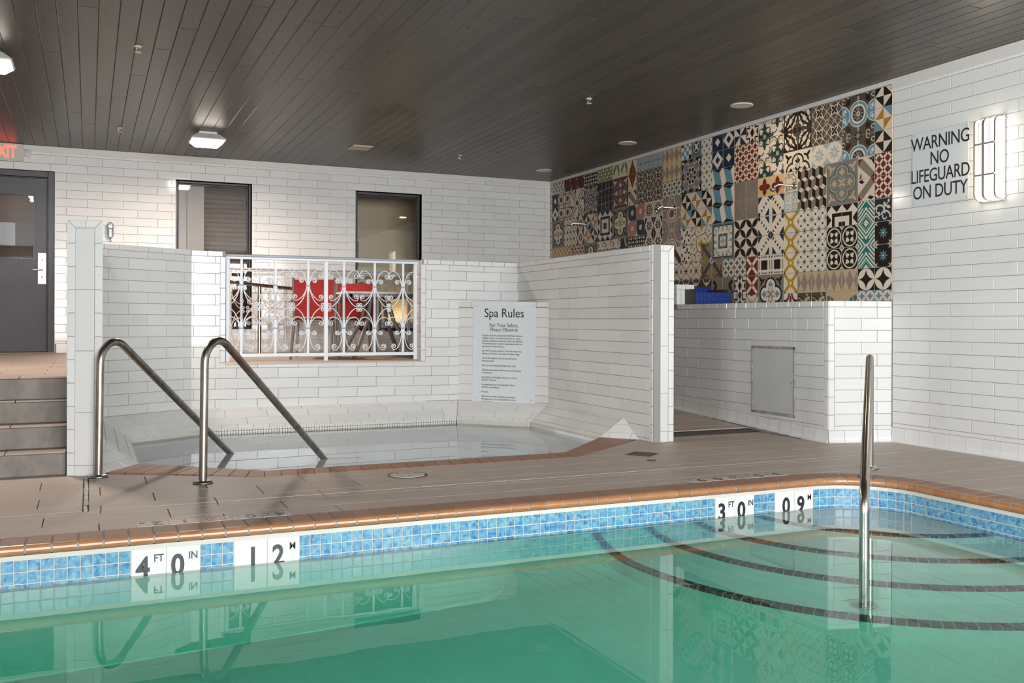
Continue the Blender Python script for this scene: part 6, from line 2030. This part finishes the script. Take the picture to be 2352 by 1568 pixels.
for z in (-hh + .02, hh - .02):
    q.tube([(-.012, -hw - .012, z), (-.012, -hw - .022, z)], .007, 8)
sl(q, 'thumb_screw', M['plate'])

# warning sign
ws = tag(empty('warning_sign', (XR - .002, 5.655, 2.325)), 'white warning sign with black capitals between mural and glowing sconce', 'sign')
FW = frame((0, 0, 0), (0, -1, 0), (0, 0, 1))
MB().bbox((-0.281, -0.303, 0), (0.281, 0.303, 0.004), .001).build('board', M['sign'], ws, FW)
for i, (t, sx) in enumerate((('WARNING', .80), ('NO', .80), ('LIFEGUARD', .80), ('ON DUTY', .80))):
    text(t, 0.156, M['ink'], ws, FW @ Matrix.Translation((-.0, 0.204 - i * 0.136, 0.0045)), sx=0.80 if i != 2 else 0.765, bold=0.0006, spacing=.95)
q = MB()
for x in (-.262, .262):
    for z in (-.285, .285): q.tube([(x, z, .004), (x, z, .007)], .004, 6)
q.build('screws', M['alu'], ws, FW)

# spa rules sign on the chamfer panel
cA = Vector((3.697, 9.70, 0)); cB = Vector((4.42, 8.933, 0)); cU = (cB - cA).normalized(); cN = cU.cross(Vector((0, 0, 1)))
ctr = cA + cU * (0.515 * wp) + cN * 0.001
rs = tag(empty('spa_rules_sign', (ctr.x, ctr.y, 0.70)), 'white sign of spa rules in small black print on the tiled corner panel', 'sign')
FS = Matrix.Translation((0, 0, 0)) @ frame((0, 0, 0), cU, (0, 0, 1)) @ Matrix.Rotation(-0.010, 4, 'Z')
SW, SH = 0.365, 0.545
MB().bbox((-SW, -SH, 0), (SW, SH, 0.004), .001).build('board', M['sign'], rs, FS)
def stext(t, size, x, y, align='LEFT', sx=.92, line=1.0, bold=0.0):
    return text(t, size, M['ink'], rs, FS @ Matrix.Translation((x, y, .0046)), sx=sx, align=align, line=line, bold=bold, depth=.0004)
stext('Spa Rules', .135, 0, .420, 'CENTER', .90)
stext('For Your Safety,\nPlease Observe', .056, 0, .268, 'CENTER', .92, line=.86)
LX = -.255
blocks_ = [('Pregnant women and persons with heart disease,\ndiabetes, high or low blood pressure, or other\nmedical conditions should not enter the Spa/Hot\nTub without prior medical consultation with and\npermission of their doctor.', 5),
           ('DO NOT use the Spa/Hot Tub while under the\ninfluence of alcohol, narcotics or other drugs.', 2), ('Use of the Spa/Hot Tub by yourself is not\nrecommended.', 2), ('Enter or exit slowly and watch your step.', 1),
           ('Observe reasonable time limits to avoid nausea\nor dizziness.', 2), ('Keep glass or breakable objects out of the\nSpa/Hot Tub area.', 2), ('Unsupervised use of the Spa/Hot Tub by\nchildren is prohibited.', 2), ('No pets.', 1),
           ('Please do not leave valuables unattended.\nManagement is not responsible for lost or\nmissing items.', 3)]
y = .196
LH = .0295
for t, nl in blocks_:
    stext(t, .0285, LX, y - LH * nl / 2, 'LEFT', .84, line=1.03)
    y -= LH * nl + .0195
q = MB()
for x in (-SW + .04, SW - .04):
    for z in (-SH + .05, SH - .05): q.tube([(x, z, .004), (x, z, .008)], .005, 6)
q.build('screws', M['alu'], rs, FS)

# exit sign and what hangs beside it
ex = tag(empty('exit_sign', (-0.86, YB - 0.03, 3.045)), 'pale exit sign with glowing red letters above the dark door', 'sign')
q = MB().prism([(-.30, -.105), (.105, -.105), (.135, -.085), (.148, -.02), (.148, .02), (.135, .085), (.105, .105), (-.30, .105)], -.012, .03).build('case', M['exit_box'], ex, frame((0, 0, 0), (1, 0, 0), (0, 0, 1)))
text('EXIT', .205, M['exit_letter'], ex, frame((-.07, -.0305, .0), (1, 0, 0), (0, 0, 1)), sx=.62, bold=.006)
dt = tag(empty('alarm_bell', (-0.685, YB - 0.004, 3.055)), 'small round white wall alarm beside the exit sign', 'alarm')
MB().lathe([(.046, 0), (.046, .02), (.036, .034), (.012, .040)], n=24).build('body', M['plastic'], dt, Matrix.Rotation(pi / 2, 4, 'X'))
q = MB()
for s in (-1, 1): q.bbox((s * .011 - .003, -.046, -.014), (s * .011 + .003, -.036, .014), .001)
q.build('louvre', M['alu'], dt)
MB().tube([(0.0, -.004, -.04), (.004, -.004, -.115), (-.06, -.006, -.125)], .003, 6).build('cable', M['plastic'], dt)
sb = tag(empty('sensor_box', (5.383, YB - .002, 3.068)), 'small white sensor box under the ceiling in the far corner of the back wall', 'sensor')
MB().bbox((-.066, -.045, -.032), (.066, 0, .032), .008).build('body', M['plastic'], sb)
MB().bbox((-.040, -.048, -.018), (.058, -.044, .020), .002).build('cover', M['paper'], sb)
MB().tube([(.05, -.02, -.03), (.05, -.012, -.06)], .003, 6).build('cable', M['plastic'], sb)
# telephone
ph_ = tag(empty('wall_telephone', (0.243, YB - .002, 2.155)), 'black and silver wall telephone on white tiles beside the pier', 'telephone')
FPm = frame((0, 0, 0), (1, 0, 0), (0, 0, 1))
oval = [(.038 * cos(a) * (1 if sin(a) > 0 else .92), .062 * sin(a) + (.042 if sin(a) > 0 else -.042)) for a in [2 * pi * k / 24 for k in range(24)]]
MB().prism(oval, 0, .045).build('base', M['black'], ph_, FPm)
hs = [(.022 * cos(a), .03 * sin(a) + .052) for a in [2 * pi * k / 16 for k in range(16)]]
MB().prism(hs, .045, .058).build('earpiece', M['chrome'], ph_, FPm)
MB().prism([(-.012, -.08), (.012, -.08), (.015, -.065), (.009, -.02), (.014, .01), (-.014, .01), (-.009, -.02), (-.015, -.065)], .045, .060).build('handset', M['chrome'], ph_, FPm)
MB().prism([(.013 * cos(2 * pi * k / 14), .013 * sin(2 * pi * k / 14) + .02) for k in range(14)], .058, .062).build('keypad', M['black'], ph_, FPm)
MB().bbox((-.018, .062, .056), (.018, .072, .060), .001).build('display', M['black'], ph_, FPm)
MB().tube([(0, -.02, -.10), (.004, -.03, -.125), (.010, -.02, -.14)], .004, 6).build('cord', M['black'], ph_)

# shower heads on the mural
def shower(y, z, label):
    s = tag(empty('shower_head', (XR - .004, y, z)), label, 'shower', 'chrome shower heads on the mural')
    MB().lathe([(.034, 0), (.034, .006), (.020, .016), (.012, .018)], n=20).build('escutcheon', M['chrome'], s, Matrix.Rotation(-pi / 2, 4, 'Y'))
    MB().tube(arc_pts([(0, 0, 0), (-.16, .06, .012), (-.205, .08, -.02)], .05), .010, 10).build('arm', M['chrome'], s)
    MB().lathe([(.012, 0), (.016, .012), (.026, .034), (.028, .046), (.022, .048)], n=18).build('nozzle', M['chrome'], s, Matrix.Translation((-.195, .076, -.010)) @ Matrix.Rotation(pi + .55, 4, 'Y'))
shower(7.40, 2.385, 'chrome shower head nearest the camera on the patterned mural')
shower(9.50, 2.392, 'chrome shower head in the middle of the patterned mural')
shower(11.73, 2.405, 'chrome shower head nearest the far corner of the mural')

# hatch in the low wall
ht = tag(empty('access_hatch', (5.803, -(HAT[0] + HAT[2]) / 2, (HAT[1] + HAT[3]) / 2)), 'grey access hatch with a rusty frame in the low tiled wall', 'hatch')
FH = frame((0.006, 0, 0), (0, -1, 0), (0, 0, 1)); hw2, hh2 = (HAT[2] - HAT[0]) / 2 - .004, (HAT[3] - HAT[1]) / 2 - .004
q = MB()
for a, b in (((-hw2, -hh2, -.003), (-hw2 + .016, hh2, .010)), ((hw2 - .016, -hh2, -.003), (hw2, hh2, .010)), ((-hw2, -hh2, -.003), (hw2, -hh2 + .018, .010)), ((-hw2, hh2 - .018, -.003), (hw2, hh2, .010))): q.bbox(a, b, .002)
q.build('frame', M['rust'], ht, FH)
MB().bbox((-hw2 + .018, -hh2 + .020, -.003), (hw2 - .018, hh2 - .020, .006), .002).build('panel', M['hatch'], ht, FH)
q = MB().bbox((hw2 - .050, -.020, .006), (hw2 - .032, .0, .010), .002)
q.build('latch', M['rust'], ht, FH)

# blue tiled basin behind the low wall
bb = tag(empty('tiled_basin', (6.14, 8.6, LT)), 'dark blue tiled basin behind the low wall beneath the mural', 'basin')
def btile(mb, F, w, h):
    k = 0
    y = 0
    while y < h - .01:
        x = 0
        while x < w - .01:
            q = MB(); slab(q, rect(x + .0015, y + .0015, min(x + .05, w) - .0015, min(y + .05, h) - .0015), .003, .0008)
            mb.add([F @ Vector(v) for v in q.v], q.f); x += .05
        y += .05
q = MB().box((-.235, -.20, -.02), (.225, -.14, .132)).box((-.235, .16, -.02), (.225, .22, .205)).box((.175, -.14, -.02), (.225, .16, .165)).box((-.235, -.14, -.02), (-.205, .16, .165))
q.build('body', M['dark'], bb)
q = MB(); btile(q, frame((-.235, -.20, -.02), (1, 0, 0), (0, 0, 1)), .46, .152); o = q.build('front_tiles', M['basin_blue'], bb); o['kind'] = 'stuff'
q = MB(); btile(q, frame((-.235, .16, .0), (1, 0, 0), (0, 0, 1)), .46, .205); o = q.build('back_tiles', M['basin_blue'], bb); o['kind'] = 'stuff'

# ================================================================== THINGS IN THE DECK
sk = tag(empty('skimmer_lid', (1.960, 6.092, 0)), 'round cream skimmer lid set into the grey deck before the spa', 'lid')
MB().lathe([(.118, -.004), (.136, -.004), (.136, .002), (.118, .002)], n=36).build('ring', M['drain'], sk)
q = MB().lathe([(.117, -.004), (.117, .004), (.110, .006), (.02, .006)], n=36).build('lid', M['lid'], sk)
q = MB()
for a in (0.4, 2.5, 4.6): q.tube([(.07 * cos(a), .07 * sin(a), .006), (.07 * cos(a), .07 * sin(a), .0075)], .008, 8)
q.build('finger_hole', M['drain'], sk)
fd = tag(empty('floor_drain', (3.957, 6.340, 0), 0.62), 'small square dark iron floor drain near the right spa pier', 'drain')
q = MB()
for a, b in (((-.10, -.10, -.004), (.10, -.085, .003)), ((-.10, .085, -.004), (.10, .10, .003)), ((-.10, -.085, -.004), (-.085, .085, .003)), ((.085, -.085, -.004), (.10, .085, .003))): q.bbox(a, b, .001)
q.build('frame', M['drain'], fd)
for k in range(7): MB().bbox((-.084, -.080 + k * .024, -.004), (.084, -.066 + k * .024, .0025), .001).build('grate_bar', M['drain'], fd)
MB().box((-.085, -.085, -.006), (.085, .085, -.002)).build('pit', M['black'], fd)
cp = tag(empty('cleanout_cap', (3.845, 6.028, 0)), 'tiny round metal cap in the deck just before the dark floor drain', 'cap')
MB().lathe([(.034, -.002), (.034, .002), (.028, .0035), (.008, .0035)], n=24).build('cap', M['drain'], cp)
MB().lathe([(.012, .003), (.012, .005), (.004, .005)], n=12).build('screw', M['alu'], cp)

# depth markers set into the deck, to be read from behind
def deck_markers(xs, y0, y1, parts, label):
    r = tag(empty('deck_depth_marker', ((xs[0] + xs[-1]) / 2, (y0 + y1) / 2, 0)), label, 'depth marker')
    cx, cy = (xs[0] + xs[-1]) / 2, (y0 + y1) / 2
    for (a, b), (big, small) in zip(zip(xs[:-1], xs[1:]), parts):
        w, h = b - a - .004, y1 - y0 - .003
        q = MB(); slab(q, rect(-w / 2, -h / 2, w / 2, h / 2), .0022, .0008)
        m = Matrix.Translation(((a + b) / 2 - cx, 0, 0))
        o = q.build('marker_tile', M['deck_marker'], r, m)
        R_ = Matrix.Translation((0, 0, .0024)) @ Matrix.Rotation(pi, 4, 'Z')
        if big == 'x':
            q = MB()
            def ring(ro, ri, n=28):
                vs = [(ro * cos(2 * pi * k / n), ro * sin(2 * pi * k / n), 0) for k in range(n)] + [(ri * cos(2 * pi * k / n), ri * sin(2 * pi * k / n), 0) for k in range(n)]
                q.add(vs, [(k, (k + 1) % n, n + (k + 1) % n, n + k) for k in range(n)])
            ring(.052, .043)
            c_, p_ = Ba('k', -.034, .034, .034, -.034, .008); q.add([(x, y, 0.0001) for x, y in p_], [(0, 1, 2, 3)])
            q.build('no_diving_ring', M['red_ink'], o, R_)
            q = MB()
            for c_, p_ in (Ba('k', -.026, .010, .012, -.002, .008), Ba('k', .012, -.002, .028, -.020, .007), Ba('k', -.004, .004, .004, -.018, .006), Ci('k', .020, .006, .007, 8)):
                q.add([(x, y, 0) for x, y in p_], [list(range(len(p_)))])
            q.build('diver', M['ink'], o, R_)
            text('NO DIVING', .014, M['ink'], o, R_ @ Matrix.Translation((0, -.060, 0)), depth=.0002)
        else:
            off = -.024 if small else 0
            text(big, .122, M['ink'], o, R_ @ Matrix.Translation((off, -.006, 0)), sx=.9, bold=.003, depth=.0003)
            if small: text(small, .042, M['ink'], o, R_ @ Matrix.Translation((.048, -.030, 0)), sx=.9, bold=.0006, depth=.0003)
    return r
deck_markers([0.220, 0.377, 0.532, 0.686, 0.839, 0.993], 5.082, 5.194, [('2', 'M'), ('1', ''), ('x', ''), ('0', 'IN'), ('4', 'FT')], 'row of worn white depth tiles in the deck reading four feet, with a no-diving symbol')
deck_markers([3.556, 3.712, 3.868, 4.024, 4.180, 4.336], 5.084, 5.190, [('9', 'M'), ('0', ''), ('x', ''), ('0', 'IN'), ('3', 'FT')], 'row of worn white depth tiles in the deck reading three feet, with a no-diving symbol')
